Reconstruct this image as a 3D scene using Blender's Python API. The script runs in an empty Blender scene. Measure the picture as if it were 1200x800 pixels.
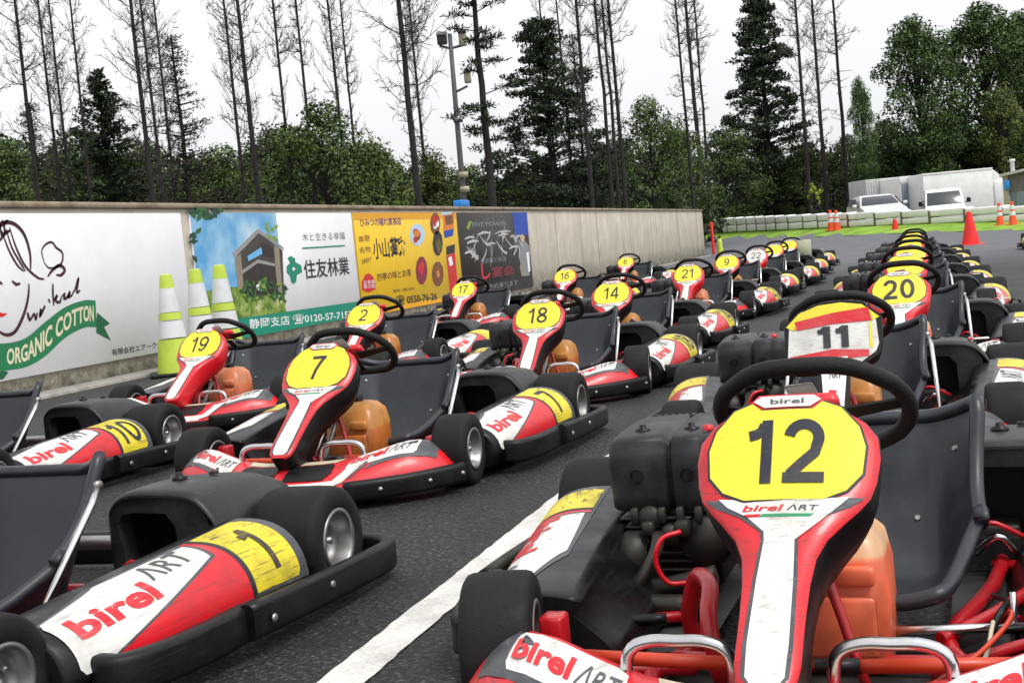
import bpy, bmesh, math, random
from mathutils import Vector, Matrix
import numpy as np

random.seed(7)
RNG = np.random.default_rng(11)
SC = bpy.context.scene
COL = SC.collection
PI = math.pi

# ------------------------------------------------------------------ camera
F_PX, ROLL, PITCH, YAW, CAM_H = 1533.0, 0.0937, math.radians(3.972), math.radians(17.595), 0.831
_c, _s = math.cos, math.sin
_fw0 = Vector((-_s(YAW), _c(YAW), 0)); _r0 = Vector((_c(YAW), _s(YAW), 0)); _z = Vector((0, 0, 1))
FW = _fw0 * _c(PITCH) - _z * _s(PITCH)
_up = _fw0 * _s(PITCH) + _z * _c(PITCH)
CR = _r0 * _c(ROLL) - _up * _s(ROLL)
CU = _r0 * _s(ROLL) + _up * _c(ROLL)
EYE = Vector((0, 0, CAM_H))


def ray(x, y):
    return CR * (x - 600) + CU * (400 - y) + FW * F_PX


def at_z(x, y, z=0.0):                       # point of the photo's pixel on a level plane
    r = ray(x, y)
    return EYE + r * ((z - CAM_H) / r.z)


def at_d(x, y, d):                           # point of the photo's pixel at a depth in metres
    return EYE + ray(x, y) * (d / F_PX)


def at_x(x, y, X):                           # point of the photo's pixel on the plane x = X
    r = ray(x, y)
    return EYE + r * (X / r.x)


# ------------------------------------------------------------------ materials
def new_mat(name):
    m = bpy.data.materials.new(name)
    m.use_nodes = True
    nt = m.node_tree
    for n in list(nt.nodes):
        nt.nodes.remove(n)
    out = nt.nodes.new('ShaderNodeOutputMaterial')
    b = nt.nodes.new('ShaderNodeBsdfPrincipled')
    nt.links.new(b.outputs[0], out.inputs[0])
    return m, nt, b


def N(nt, t, **kw):
    n = nt.nodes.new('ShaderNode' + t)
    for k, v in kw.items():
        if k in n.inputs.keys():
            n.inputs[k].default_value = v
        else:
            setattr(n, k, v)
    return n


def ramp(nt, fac, stops):
    r = nt.nodes.new('ShaderNodeValToRGB')
    el = r.color_ramp.elements
    while len(el) < len(stops):
        el.new(0.5)
    for e, (p, c) in zip(el, stops):
        e.position = p
        e.color = (*c, 1) if len(c) == 3 else c
    nt.links.new(fac, r.inputs[0])
    return r


def mixc(nt, fac, a, b, mode='MIX'):
    m = nt.nodes.new('ShaderNodeMix')
    m.data_type = 'RGBA'
    m.blend_type = mode
    for sock, v in ((0, fac), (6, a), (7, b)):
        if hasattr(v, 'is_linked'):
            nt.links.new(v, m.inputs[sock])
        else:
            m.inputs[sock].default_value = v if sock == 0 else ((*v, 1) if len(v) == 3 else v)
    return m.outputs[2]


def g(v):
    return (v, v, v)


def worn(name, col, rough=0.4, dirt=0.35, dirt_col=(0.05, 0.045, 0.04), scale=9.0, spec=0.5, metal=0.0, coat=0.0, scratch=0.0, bump=0.0, var=0.12):
    """plastic, paint or vinyl with grime patches, hairline scratches and uneven gloss"""
    m, nt, b = new_mat(name)
    tc = N(nt, 'TexCoord'); oi = N(nt, 'ObjectInfo')
    off = N(nt, 'VectorMath', operation='ADD')
    mul = N(nt, 'VectorMath', operation='SCALE', Scale=13.0)
    cmb = N(nt, 'CombineXYZ')
    nt.links.new(oi.outputs['Random'], cmb.inputs[0]); nt.links.new(oi.outputs['Random'], cmb.inputs[1])
    nt.links.new(cmb.outputs[0], mul.inputs[0])
    nt.links.new(tc.outputs['Object'], off.inputs[0]); nt.links.new(mul.outputs[0], off.inputs[1])
    n1 = N(nt, 'TexNoise', Scale=scale, Detail=8.0, Roughness=0.65)
    nt.links.new(off.outputs[0], n1.inputs['Vector'])
    f = ramp(nt, n1.outputs[0], [(0.46, g(0)), (0.72, g(1))])
    fm = N(nt, 'Math', operation='MULTIPLY'); fm.inputs[1].default_value = dirt
    nt.links.new(f.outputs[0], fm.inputs[0])
    n2 = N(nt, 'TexNoise', Scale=2.5, Detail=2.0)
    nt.links.new(off.outputs[0], n2.inputs['Vector'])
    v = ramp(nt, n2.outputs[0], [(0.3, g(1 - var)), (0.7, g(1.0))])
    c = mixc(nt, 1.0, col, v.outputs[0], 'MULTIPLY')
    c = mixc(nt, fm.outputs[0], c, dirt_col)
    if scratch:
        mp = N(nt, 'Mapping'); mp.inputs['Scale'].default_value = (5, 1.2, 34); mp.inputs['Rotation'].default_value = (0.5, 0.2, 0.6)
        nt.links.new(off.outputs[0], mp.inputs[0])
        n3 = N(nt, 'TexNoise', Scale=6.0, Detail=5.0, Roughness=0.7)
        nt.links.new(mp.outputs[0], n3.inputs['Vector'])
        s = ramp(nt, n3.outputs[0], [(0.56, g(0)), (0.64, g(1))])
        sm = N(nt, 'Math', operation='MULTIPLY'); sm.inputs[1].default_value = scratch
        nt.links.new(s.outputs[0], sm.inputs[0])
        c = mixc(nt, sm.outputs[0], c, dirt_col)
    nt.links.new(c, b.inputs['Base Color'])
    rr = ramp(nt, n1.outputs[0], [(0.3, g(max(0.05, rough - 0.1))), (0.75, g(min(1, rough + 0.22)))])
    nt.links.new(rr.outputs[0], b.inputs['Roughness'])
    b.inputs['Metallic'].default_value = metal
    b.inputs['Specular IOR Level'].default_value = spec
    b.inputs['Coat Weight'].default_value = coat
    if bump:
        bn = N(nt, 'Bump', Strength=bump, Distance=0.004)
        n4 = N(nt, 'TexNoise', Scale=220.0, Detail=3.0)
        nt.links.new(tc.outputs['Object'], n4.inputs['Vector'])
        nt.links.new(n4.outputs[0], bn.inputs['Height']); nt.links.new(bn.outputs[0], b.inputs['Normal'])
    return m


M = {}
M['red'] = worn('red_plastic', (0.74, 0.010, 0.020), 0.32, 0.42, (0.09, 0.03, 0.03), scratch=0.55, coat=0.15)
M['red_side'] = worn('red_moulding', (0.72, 0.010, 0.020), 0.34, 0.15, scratch=0.15, coat=0.15)
M['white'] = worn('white_vinyl', (0.80, 0.79, 0.75), 0.34, 0.42, (0.20, 0.175, 0.14), scratch=0.45)
M['cream'] = worn('cream_plastic', (0.66, 0.58, 0.42), 0.4, 0.35, (0.16, 0.12, 0.07), scratch=0.3)
M['yellow'] = worn('yellow_vinyl', (0.90, 0.77, 0.045), 0.30, 0.22, (0.35, 0.24, 0.03), scratch=0.20)
M['yellow_old'] = worn('yellow_worn_vinyl', (0.84, 0.68, 0.03), 0.4, 0.55, (0.05, 0.045, 0.03), scratch=0.85)
M['ink'] = worn('dark_blue_black_ink', (0.016, 0.017, 0.030), 0.4, 0.2, (0.2, 0.17, 0.08), scratch=0.15)
M['ink_worn'] = worn('worn_black_ink', (0.015, 0.015, 0.02), 0.45, 0.4, (0.3, 0.22, 0.03), scratch=0.4)
M['gray_ink'] = worn('grey_ink', (0.06, 0.065, 0.075), 0.4, 0.25, (0.3, 0.3, 0.28), scratch=0.2)
M['red_ink'] = worn('red_ink', (0.68, 0.010, 0.02), 0.35, 0.2, (0.5, 0.3, 0.3), scratch=0.25)
M['green_ink'] = worn('green_ink', (0.02, 0.30, 0.12), 0.4, 0.1)
M['black'] = worn('black_plastic', (0.005, 0.005, 0.006), 0.40, 0.2, (0.035, 0.034, 0.032), bump=0.08, spec=0.3)
M['dark_gray'] = worn('dark_grey_moulding', (0.019, 0.020, 0.023), 0.38, 0.45, (0.075, 0.073, 0.07), scratch=0.2, bump=0.12, spec=0.3)
M['pod'] = worn('black_pod_plastic', (0.006, 0.006, 0.007), 0.30, 0.25, (0.040, 0.039, 0.037), scratch=0.25, bump=0.05, spec=0.3)
M['seat'] = worn('grey_black_seat_shell', (0.021, 0.024, 0.031), 0.36, 0.45, (0.048, 0.052, 0.061), scale=14, scratch=0.12, bump=0.08)
M['rubber'] = worn('tyre_rubber', (0.007, 0.007, 0.007), 0.68, 0.4, (0.030, 0.028, 0.026), scale=14, bump=0.35, spec=0.3)
M['bumper'] = worn('black_bumper_rubber', (0.004, 0.004, 0.005), 0.42, 0.25, (0.035, 0.033, 0.031), scratch=0.3, bump=0.15, spec=0.3)
M['grip'] = worn('steering_grip', (0.010, 0.010, 0.011), 0.6, 0.3, (0.03, 0.03, 0.03), bump=0.3, spec=0.3)
M['chrome'] = worn('chromed_tube', (0.70, 0.70, 0.71), 0.16, 0.3, (0.2, 0.17, 0.14), metal=1.0)
M['steel'] = worn('dull_steel', (0.42, 0.41, 0.40), 0.38, 0.5, (0.12, 0.09, 0.06), metal=0.9)
M['alloy'] = worn('cast_rim_metal', (0.33, 0.325, 0.32), 0.38, 0.55, (0.08, 0.07, 0.06), metal=0.85)
M['engine'] = worn('oily_cast_metal', (0.045, 0.041, 0.035), 0.45, 0.6, (0.02, 0.018, 0.016), metal=0.5)
M['frame'] = worn('red_frame_paint', (0.50, 0.008, 0.014), 0.3, 0.35, (0.05, 0.02, 0.02), coat=0.2)
M['orange'] = worn('orange_sleeve', (0.68, 0.06, 0.02), 0.35, 0.3, (0.2, 0.05, 0.02))
M['tray'] = worn('floor_tray', (0.020, 0.020, 0.020), 0.5, 0.6, (0.07, 0.063, 0.056), bump=0.2)


def tank_mat(name, top, low, level):
    m, nt, b = new_mat(name)
    tc = N(nt, 'TexCoord'); sp = N(nt, 'SeparateXYZ')
    nt.links.new(tc.outputs['Object'], sp.inputs[0])
    n1 = N(nt, 'TexNoise', Scale=14.0, Detail=6.0)
    nt.links.new(tc.outputs['Object'], n1.inputs['Vector'])
    r = ramp(nt, sp.outputs[2], [(level - 0.004, low), (level + 0.006, top)])   # the petrol level seen through the plastic
    d = ramp(nt, n1.outputs[0], [(0.35, g(1.0)), (0.75, g(0.55))])
    c = mixc(nt, 1.0, r.outputs[0], d.outputs[0], 'MULTIPLY')
    nt.links.new(c, b.inputs['Base Color'])
    b.inputs['Roughness'].default_value = 0.35
    b.inputs['Subsurface Weight'].default_value = 0.25
    b.inputs['Subsurface Radius'].default_value = (0.03, 0.012, 0.004)
    b.inputs['Subsurface Scale'].default_value = 0.6
    return m


M['tank_amber'] = tank_mat('amber_tank', (0.60, 0.26, 0.06), (0.56, 0.17, 0.03), 0.20)
M['tank_red'] = tank_mat('red_orange_tank', (0.84, 0.50, 0.27), (0.84, 0.17, 0.075), 0.24)
M['tank_pink'] = tank_mat('salmon_tank', (0.72, 0.26, 0.12), (0.70, 0.20, 0.09), 0.2)


# ------------------------------------------------------------------ mesh builder
class MB:
    def __init__(self):
        self.bm = bmesh.new()
        self.mats = []
        self.nl = self.bm.verts.layers.float_vector.new('sheet_normal')
        self.sheet = False

    def mi(self, m):
        if m not in self.mats:
            self.mats.append(m)
        return self.mats.index(m)

    def _fin(self, faces, m, smooth=True):
        k = self.mi(m)
        for f in faces:
            f.material_index = k
            f.smooth = smooth

    def box(self, m, lo, hi, bevel=0.0, segs=2, mat4=None, smooth=None):
        bm = bmesh.new()
        bmesh.ops.create_cube(bm, size=1.0)
        lo, hi = Vector(lo), Vector(hi)
        for v in bm.verts:
            v.co = Vector(((lo[i] + hi[i]) / 2 + v.co[i] * (hi[i] - lo[i]) for i in range(3)))
        if bevel:
            bmesh.ops.bevel(bm, geom=list(bm.edges), offset=bevel, segments=segs, affect='EDGES', profile=0.5)
        if mat4 is not None:
            bm.transform(mat4)
        self._merge(bm, m, bool(bevel) if smooth is None else smooth)

    def _merge(self, bm, m, smooth=True, norms=None):
        k = self.mi(m)
        vm = {}
        for v in bm.verts:
            vm[v] = self.bm.verts.new(v.co)
            if norms: vm[v][self.nl] = norms[v]
        for f in bm.faces:
            try:
                nf = self.bm.faces.new([vm[v] for v in f.verts])
            except ValueError:
                continue
            nf.material_index = k
            nf.smooth = smooth
        bm.free()

    def rings(self, m, rings, closed=True, cap=(True, True), loop=False, smooth=True, capm=None):
        """skin a list of rings (each a list of points)"""
        vs = [[self.bm.verts.new(p) for p in r] for r in rings]
        fs = []
        n = len(vs[0])
        cnt = len(vs) if loop else len(vs) - 1
        for i in range(cnt):
            a, b = vs[i], vs[(i + 1) % len(vs)]
            for j in range(n if closed else n - 1):
                q = [a[j], a[(j + 1) % n], b[(j + 1) % n], b[j]]
                try:
                    fs.append(self.bm.faces.new(q))
                except ValueError:
                    pass
        self._fin(fs, m, smooth)
        if closed and not loop:
            for e, r in ((0, vs[0][::-1]), (1, vs[-1])):
                if cap[e]:
                    try:
                        f = self.bm.faces.new(r); self._fin([f], capm or m, False)
                    except ValueError:
                        pass
        return vs

    def tube(self, m, path, r, segs=8, closed=False, smooth_path=0, taper=None, flat=1.0):
        P = [Vector(p) for p in path]
        if smooth_path:
            P = catmull(P, smooth_path, closed)
        n = len(P)
        tang = []
        for i in range(n):
            a = P[(i - 1) % n] if (closed or i > 0) else P[0]
            b = P[(i + 1) % n] if (closed or i < n - 1) else P[-1]
            tang.append((b - a).normalized() if (b - a).length > 1e-9 else Vector((0, 0, 1)))
        ref = Vector((0, 0, 1)) if abs(tang[0].z) < 0.9 else Vector((1, 0, 0))
        nrm = (ref - tang[0] * ref.dot(tang[0])).normalized()
        rings = []
        for i in range(n):
            t = tang[i]
            nrm = (nrm - t * nrm.dot(t))
            nrm = nrm.normalized() if nrm.length > 1e-6 else t.orthogonal().normalized()
            bn = t.cross(nrm)
            rr = r if taper is None else r * (1 + (taper - 1) * i / max(1, n - 1))
            rings.append([P[i] + (nrm * _c(2 * PI * k / segs) * flat + bn * _s(2 * PI * k / segs)) * rr for k in range(segs)])
        self.rings(m, rings, loop=closed)

    def sweep(self, m, path, prof, closed=False, up=(0, 0, 1), smooth=True):
        """sweep a profile [(a,b)] along a path; a = sideways (right of travel), b = up"""
        P = [Vector(p) for p in path]
        up = Vector(up)
        n = len(P)
        rings = []
        for i in range(n):
            a = P[max(0, i - 1)]; b = P[min(n - 1, i + 1)]
            t = (b - a).normalized()
            side = t.cross(up).normalized()
            rings.append([P[i] + side * p[0] + up * p[1] for p in prof])
        self.rings(m, rings, smooth=smooth)

    def lathe(self, m, prof, origin=(0, 0, 0), axis='Z', segs=24, smooth=True, cap=False):
        """prof: [(radius, height)]"""
        o = Vector(origin)
        rings = []
        for r, h in prof:
            ring = []
            for k in range(segs):
                a = 2 * PI * k / segs
                p = {'Z': (r * _c(a), r * _s(a), h), 'X': (h, r * _c(a), r * _s(a)), 'Y': (r * _s(a), h, r * _c(a))}[axis]
                ring.append(o + Vector(p))
            rings.append(ring)
        self.rings(m, rings, smooth=smooth, cap=(cap, cap))

    def prism(self, m, pts, d, bevel=0.0, smooth=False):
        """closed polygon of 3D points extruded by vector d"""
        bm = bmesh.new()
        d = Vector(d)
        a = [bm.verts.new(p) for p in pts]; b = [bm.verts.new(Vector(p) + d) for p in pts]
        n = len(a)
        bm.faces.new(a[::-1]); bm.faces.new(b)
        for i in range(n):
            bm.faces.new([a[i], a[(i + 1) % n], b[(i + 1) % n], b[i]])
        if bevel:
            bmesh.ops.bevel(bm, geom=list(bm.edges), offset=bevel, segments=2, affect='EDGES', profile=0.5)
        self._merge(bm, m, smooth or bool(bevel))

    def flat(self, m, poly, mapper, off=0.0, du=None, dv=None):
        """a flat polygon or 2-D mesh (verts, faces) laid on a curved surface through mapper(u, v)"""
        bm = bmesh.new()
        if isinstance(poly, tuple):
            vs = [bm.verts.new((p[0], p[1], 0)) for p in poly[0]]
            for f in poly[1]:
                try:
                    bm.faces.new([vs[i] for i in f])
                except ValueError:
                    pass
        else:
            bm.faces.new([bm.verts.new((p[0], p[1], 0)) for p in poly])
            bmesh.ops.triangulate(bm, faces=list(bm.faces))
        for step, ax in ((du, 0), (dv, 1)):
            if not step or not bm.verts:
                continue
            lo = min(v.co[ax] for v in bm.verts); hi = max(v.co[ax] for v in bm.verts)
            k = math.floor(lo / step) + 1
            no = (1, 0, 0) if ax == 0 else (0, 1, 0)
            while k * step < hi - 1e-6:
                co = (k * step, 0, 0) if ax == 0 else (0, k * step, 0)
                bmesh.ops.bisect_plane(bm, geom=list(bm.verts) + list(bm.edges) + list(bm.faces), dist=1e-7, plane_co=co, plane_no=no)
                k += 1
        for f in bm.faces:
            f.normal_update()
            if f.normal.z < 0: f.normal_flip()
        norms = {}
        for v in bm.verts:
            u, w = v.co.x, v.co.y
            p = Vector(mapper(u, w))
            e = 1e-4
            n = (Vector(mapper(u + e, w)) - p).cross(Vector(mapper(u, w + e)) - p)
            n = n.normalized() if n.length > 0 else Vector((0, 0, 1))
            v.co = p + n * off
            norms[v] = n
        self.sheet = True
        self._merge(bm, m, True, norms)

    def build(self, name, parent=None, default=None, recalc=True):
        me = bpy.data.meshes.new(name)
        if recalc and not self.sheet:
            bmesh.ops.recalc_face_normals(self.bm, faces=list(self.bm.faces))
        nv = [Vector(v[self.nl]) for v in self.bm.verts] if self.sheet else None
        self.bm.verts.layers.float_vector.remove(self.nl)
        self.bm.to_mesh(me)
        self.bm.free()
        if nv:
            me.normals_split_custom_set_from_vertices([n if n.length > 0 else Vector((0, 0, 1)) for n in nv])
        for mm in self.mats:
            me.materials.append(mm)
        o = bpy.data.objects.new(name, me)
        COL.objects.link(o)
        if parent is not None:
            o.parent = parent
        return o


def catmull(P, k, closed=False):
    out = []
    n = len(P)
    for i in range(n if closed else n - 1):
        p0 = P[(i - 1) % n] if (closed or i > 0) else P[0] * 2 - P[1]
        p1, p2 = P[i], P[(i + 1) % n]
        p3 = P[(i + 2) % n] if (closed or i + 2 < n) else P[-1] * 2 - P[-2]
        for j in range(k):
            t = j / k
            out.append(0.5 * ((2 * p1) + (p2 - p0) * t + (2 * p0 - 5 * p1 + 4 * p2 - p3) * t * t + (3 * p1 - p0 - 3 * p2 + p3) * t ** 3))
    if not closed:
        out.append(P[-1].copy())
    return out


def lerp_table(tab, s):
    if s <= tab[0][0]:
        return tab[0][1:]
    for a, b in zip(tab, tab[1:]):
        if s <= b[0]:
            t = (s - a[0]) / (b[0] - a[0])
            return tuple(x + (y - x) * t for x, y in zip(a[1:], b[1:]))
    return tab[-1][1:]


def text2d(body, size=1.0, bold=0.0, shear=0.0, width=None, align='CENTER', spacing=1.0):
    """lettering as a flat mesh: (verts, faces), centred on the origin"""
    cu = bpy.data.curves.new('lettering', 'FONT')
    cu.body = body; cu.size = size; cu.offset = bold; cu.shear = shear
    cu.align_x = align; cu.resolution_u = 3; cu.space_character = spacing
    cu.fill_mode = 'BOTH'
    o = bpy.data.objects.new('lettering', cu)
    COL.objects.link(o)
    dg = bpy.context.evaluated_depsgraph_get()
    me = bpy.data.meshes.new_from_object(o.evaluated_get(dg))
    V = [(v.co.x, v.co.y) for v in me.vertices]
    F = [tuple(p.vertices) for p in me.polygons]
    bpy.data.objects.remove(o); bpy.data.curves.remove(cu); bpy.data.meshes.remove(me)
    if V:
        x0, x1 = min(v[0] for v in V), max(v[0] for v in V)
        y0, y1 = min(v[1] for v in V), max(v[1] for v in V)
        k = 1.0 if width is None else width / (x1 - x0)
        cy = (y0 + y1) / 2
        V = [((v[0] - (x0 + x1) / 2) * k, v[1] - cy) for v in V]
    return V, F


def digits(txt, hgt, w=0.60, th=0.165):
    """bold grotesque figures built from strokes: list of (verts, faces), centred, cap height = hgt"""
    arc = lambda cx, cy, rx, ry, a0, a1, n=14: [(cx + rx * _c(math.radians(a0 + (a1 - a0) * i / n)), cy + ry * _s(math.radians(a0 + (a1 - a0) * i / n))) for i in range(n + 1)]
    h = th / 2
    G = {'0': (.62, [arc(.31, .5, .31 - h, .5 - h, 90, 450, 28)]),
         '1': (.42, [[(.30, 0), (.30, 1.0)], [(.03, .755), (.14, .775), (.22, .83), (.26, .93)]]),
         '2': (.60, [arc(.30, .70, .30 - h, .30 - h, 172, -25, 12) + [(.46, .47), (.27, .30), (.12, .15), (.085, .06)], [(0, h), (.60, h)]]),
         '4': (.62, [[(.44, 0), (.44, 1.0)], [(.40, .94), (.21, .62), (.05, .30)], [(0, .29), (.62, .29)]]),
         '6': (.60, [arc(.30, .33, .30 - h, .33 - h, 0, 360, 24), [(.085, .36), (.10, .62), (.17, .80), (.30, .92), (.42, .90), (.50, .80)]]),
         '7': (.58, [[(0, 1 - h), (.58, 1 - h)], [(.49, .90), (.36, .66), (.26, .40), (.20, .0)]]),
         '8': (.60, [arc(.30, .745, .265 - h, .255 - h, 0, 360, 22), arc(.30, .275, .30 - h, .275 - h, 0, 360, 22)]),
         '9': (.60, [arc(.30, .67, .30 - h, .33 - h, 0, 360, 24), [(.515, .64), (.50, .38), (.43, .20), (.30, .08), (.18, .10), (.10, .20)]])}
    out = []
    tot = sum(G[c][0] for c in txt) + .13 * (len(txt) - 1)
    x0 = -tot / 2
    for c in txt:
        for st in G[c][1]:
            P = [Vector((a, b, 0)) for a, b in st]
            closed = (P[0] - P[-1]).length < 1e-6
            n = len(P)
            L, Rr = [], []
            for i in range(n):
                a = P[(i - 1) % (n - 1)] if closed else P[max(0, i - 1)]
                b = P[(i + 1) % (n - 1)] if closed and i == n - 1 else P[min(n - 1, i + 1)]
                if closed and i == 0: a = P[n - 2]
                t = (b - a).normalized()
                L.append((P[i].x - t.y * h, P[i].y + t.x * h)); Rr.append((P[i].x + t.y * h, P[i].y - t.x * h))
            V = [((x + x0) * hgt * w / .6, (y - .5) * hgt) for x, y in L + Rr]
            out.append((V, [(i, n + i, n + i + 1, i + 1) for i in range(n - 1)]))
        x0 += G[c][0] + .13
    return out


def xf(t2, dx, dy, sx=1.0, sy=1.0, rot=0.0, shear=0.0):
    c, s = _c(rot), _s(rot)
    V = []
    for x, y in t2[0]:
        x = x * sx + y * shear; y = y * sy
        V.append((x * c - y * s + dx, x * s + y * c + dy))
    return V, t2[1]


def fit_text(body, w, h, bold=0.0, shear=0.0):
    V, F = text2d(body, 1.0, bold, shear)
    if not V:
        return V, F
    x = max(abs(v[0]) for v in V) or 1; y = max(abs(v[1]) for v in V) or 1
    return [(a[0] * w / 2 / x, a[1] * h / 2 / y) for a in V], F


def empty(name, loc=(0, 0, 0), rz=0.0, label=None, cat=None, group=None):
    o = bpy.data.objects.new(name, None)
    o.empty_display_size = 0.2
    COL.objects.link(o)
    o.location = loc; o.rotation_euler = (0, 0, rz)
    tag(o, label, cat, group)
    return o


def tag(o, label=None, cat=None, group=None, kind=None):
    if label: o['label'] = label
    if cat: o['category'] = cat
    if group: o['group'] = group
    if kind: o['kind'] = kind
    return o


def mesh_np(name, verts, faces, mats, parent=None, mat_idx=None, smooth=False):
    me = bpy.data.meshes.new(name)
    verts = np.asarray(verts, np.float32); faces = np.asarray(faces, np.int32)
    k = faces.shape[1]
    me.vertices.add(len(verts)); me.vertices.foreach_set('co', verts.ravel())
    me.loops.add(faces.size); me.loops.foreach_set('vertex_index', faces.ravel())
    me.polygons.add(len(faces)); me.polygons.foreach_set('loop_start', np.arange(0, faces.size, k, dtype=np.int32))
    if mat_idx is not None:
        me.polygons.foreach_set('material_index', np.asarray(mat_idx, np.int32))
    if smooth:
        me.polygons.foreach_set('use_smooth', np.ones(len(faces), bool))
    me.update(calc_edges=True)
    for m in mats:
        me.materials.append(m)
    o = bpy.data.objects.new(name, me)
    COL.objects.link(o)
    if parent is not None:
        o.parent = parent
    return o


def copy_tree(o, parent=None):
    c = o.copy()
    COL.objects.link(c)
    c.parent = parent
    for ch in o.children:
        copy_tree(ch, c)
    return c
# ------------------------------------------------------------------ the kart (front towards -Y, Z up, origin on the ground)
PANEL_PROF = [(0.00, -.915, .188), (.06, -.865, .228), (.2, -.745, .303), (.30, -.660, .355), (.36, -.612, .391), (.42, -.568, .432), (.48, -.527, .476), (.54, -.487, .520), (.60, -.448, .566)]
PANEL_W = [(0.0, 0.022), (0.006, 0.034), (0.02, 0.043), (0.05, 0.048), (0.12, 0.048), (0.20, 0.051), (0.255, 0.057), (0.295, 0.071), (0.33, 0.096), (0.355, 0.117), (0.38, 0.134),
           (0.41, 0.143), (0.455, 0.149), (0.495, 0.145), (0.523, 0.126), (0.548, 0.090), (0.565, 0.062), (0.575, 0.052)]
_pp = catmull([Vector(p) for p in PANEL_PROF], 6)
PANEL_FINE = [tuple(p) for p in _pp]


def panel_map(x, s, inset=0.0):
    y, z = lerp_table(PANEL_FINE, s)
    y2, z2 = lerp_table(PANEL_FINE, s + 0.01); y1, z1 = lerp_table(PANEL_FINE, s - 0.01)
    t = Vector((0, y2 - y1, z2 - z1)).normalized()
    n = Vector((0, -t.z, t.y))
    b = -inset - 0.55 * x * x
    return Vector((x, y, z)) + n * b


def panel_w(s):
    return lerp_table(PANEL_W, s)[0]


def panel_body(front, side, name, parent):
    mb = MB()
    ss = [0, .003, .008, .02, .05, .09, .14, .2, .23, .255, .275, .295, .312, .33, .343, .355, .368, .38, .395, .41, .43, .455, .48, .495, .51, .523, .536, .548, .557, .565, .575]
    rings = []
    for s in ss:
        w = panel_w(s)
        dp = 0.118 - 0.05 * max(0, (s - 0.40) / 0.175)
        if s < 0.05: dp *= 0.6 + 0.4 * s / 0.05
        xs = [-1, -.93, -.5, 0, .5, .93, 1]
        r = [panel_map(w * x, s, 0.0 if abs(x) < .95 else 0.010) for x in xs]
        for x, i in ((1.015, .03), (0.97, .66), (0.86, 1.0), (0.0, 1.0), (-0.86, 1.0), (-0.97, .66), (-1.015, .03)):
            r.append(panel_map(w * x, s, max(0.012, dp * i) if abs(x) > 0 else dp))
        rings.append(r)
    mb.rings(side, rings)
    k = mb.mi(front)
    mb.bm.faces.ensure_lookup_table()
    nf = 14
    for i in range(len(ss) - 1):
        for j in range(nf):
            if j < 6:
                mb.bm.faces[i * nf + j].material_index = k
    return mb.build(name, parent)


def ring_poly(fn, s0, s1, n=16):
    """outline running up the right side and down the left"""
    ss = [s0 + (s1 - s0) * i / n for i in range(n + 1)]
    return [(fn(s), s) for s in ss] + [(-fn(s), s) for s in reversed(ss)]


OCT = [(-.062, .368), (.062, .368), (.098, .386), (.122, .418), (.127, .470), (.117, .508), (.088, .546), (.058, .558), (.042, .544), (-.042, .544),
       (-.058, .558), (-.088, .546), (-.117, .508), (-.127, .470), (-.122, .418), (-.098, .386)]


def grow(poly, k):
    cx = sum(p[0] for p in poly) / len(poly); cy = sum(p[1] for p in poly) / len(poly)
    return [(cx + (p[0] - cx) * k, cy + (p[1] - cy) * k) for p in poly]


def panel_sticker(parent, field='yellow', worn_=False):
    mb = MB()
    fl = lambda m, poly, off: mb.flat(M[m], poly, panel_map, off, 0.04, 0.012)
    fl('ink', grow(OCT, 1.035), 0.0012)
    fl(field, OCT, 0.0022)
    # dark outline of the white leg, flaring to the shoulders, and the white leg itself
    leg = lambda k: [(.018 * k, .012), (.028 * k, .025), (.030 * k, .08), (.0275 * k, .2), (.0235 * k, .285), (.0255 * k, .303), (.055 * k, .335), (.088 * k, .356), (.104 * k, .374), (.080, .371), (.062, .363),
                     (-.062, .363), (-.080, .371), (-.104 * k, .374), (-.088 * k, .356), (-.055 * k, .335), (-.0255 * k, .303), (-.0235 * k, .285), (-.0275 * k, .2), (-.030 * k, .08), (-.028 * k, .025), (-.018 * k, .012)]
    fl('gray_ink', leg(1.22), 0.0012)
    fl('white', leg(1.0), 0.0022)
    # little badge at the crown and the maker's lettering under the number
    fl('white', [(-.044, .571), (-.056, .562), (-.038, .549), (.038, .549), (.056, .562), (.044, .571)], 0.0024)
    mb.flat(M['gray_ink'], xf(fit_text('birel', .055, .010, 0.01), 0, .560), panel_map, 0.0032, 0.04, 0.012)
    mb.flat(M['red_ink'], xf(fit_text('birel', .066, .013, 0.02, .2), -.030, .351), panel_map, 0.0032, 0.04, 0.012)
    mb.flat(M['ink'], xf(fit_text('ΛRT', .050, .011, 0.0, .2), .032, .351), panel_map, 0.0032, 0.04, 0.012)
    mb.flat(M['green_ink'], [(-.036, .333), (.044, .333), (.050, .339), (-.030, .339)], panel_map, 0.0030, 0.04, 0.012)
    mb.flat(M['red_ink'], [(-.060, .339), (-.032, .339), (-.036, .333), (-.054, .333)], panel_map, 0.0030, 0.04, 0.012)
    return mb.build('panel_sticker', parent)


def panel_number(parent, txt, ink='ink', th=.165):
    mb = MB()
    for i, st in enumerate(digits(txt, 0.124 if th > .14 else .108, .53, th)):
        mb.flat(M[ink], xf(st, 0.0, 0.461), panel_map, 0.0034 + .0002 * i, 0.04, 0.03)
    o = mb.build('number', parent)
    return o


# ---- side pod: u 0 = front end .. 1 = rear end, v 0 = outer lower edge .. 1 = crown
POD_Y0, POD_Y1 = -0.425, 0.335


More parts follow.
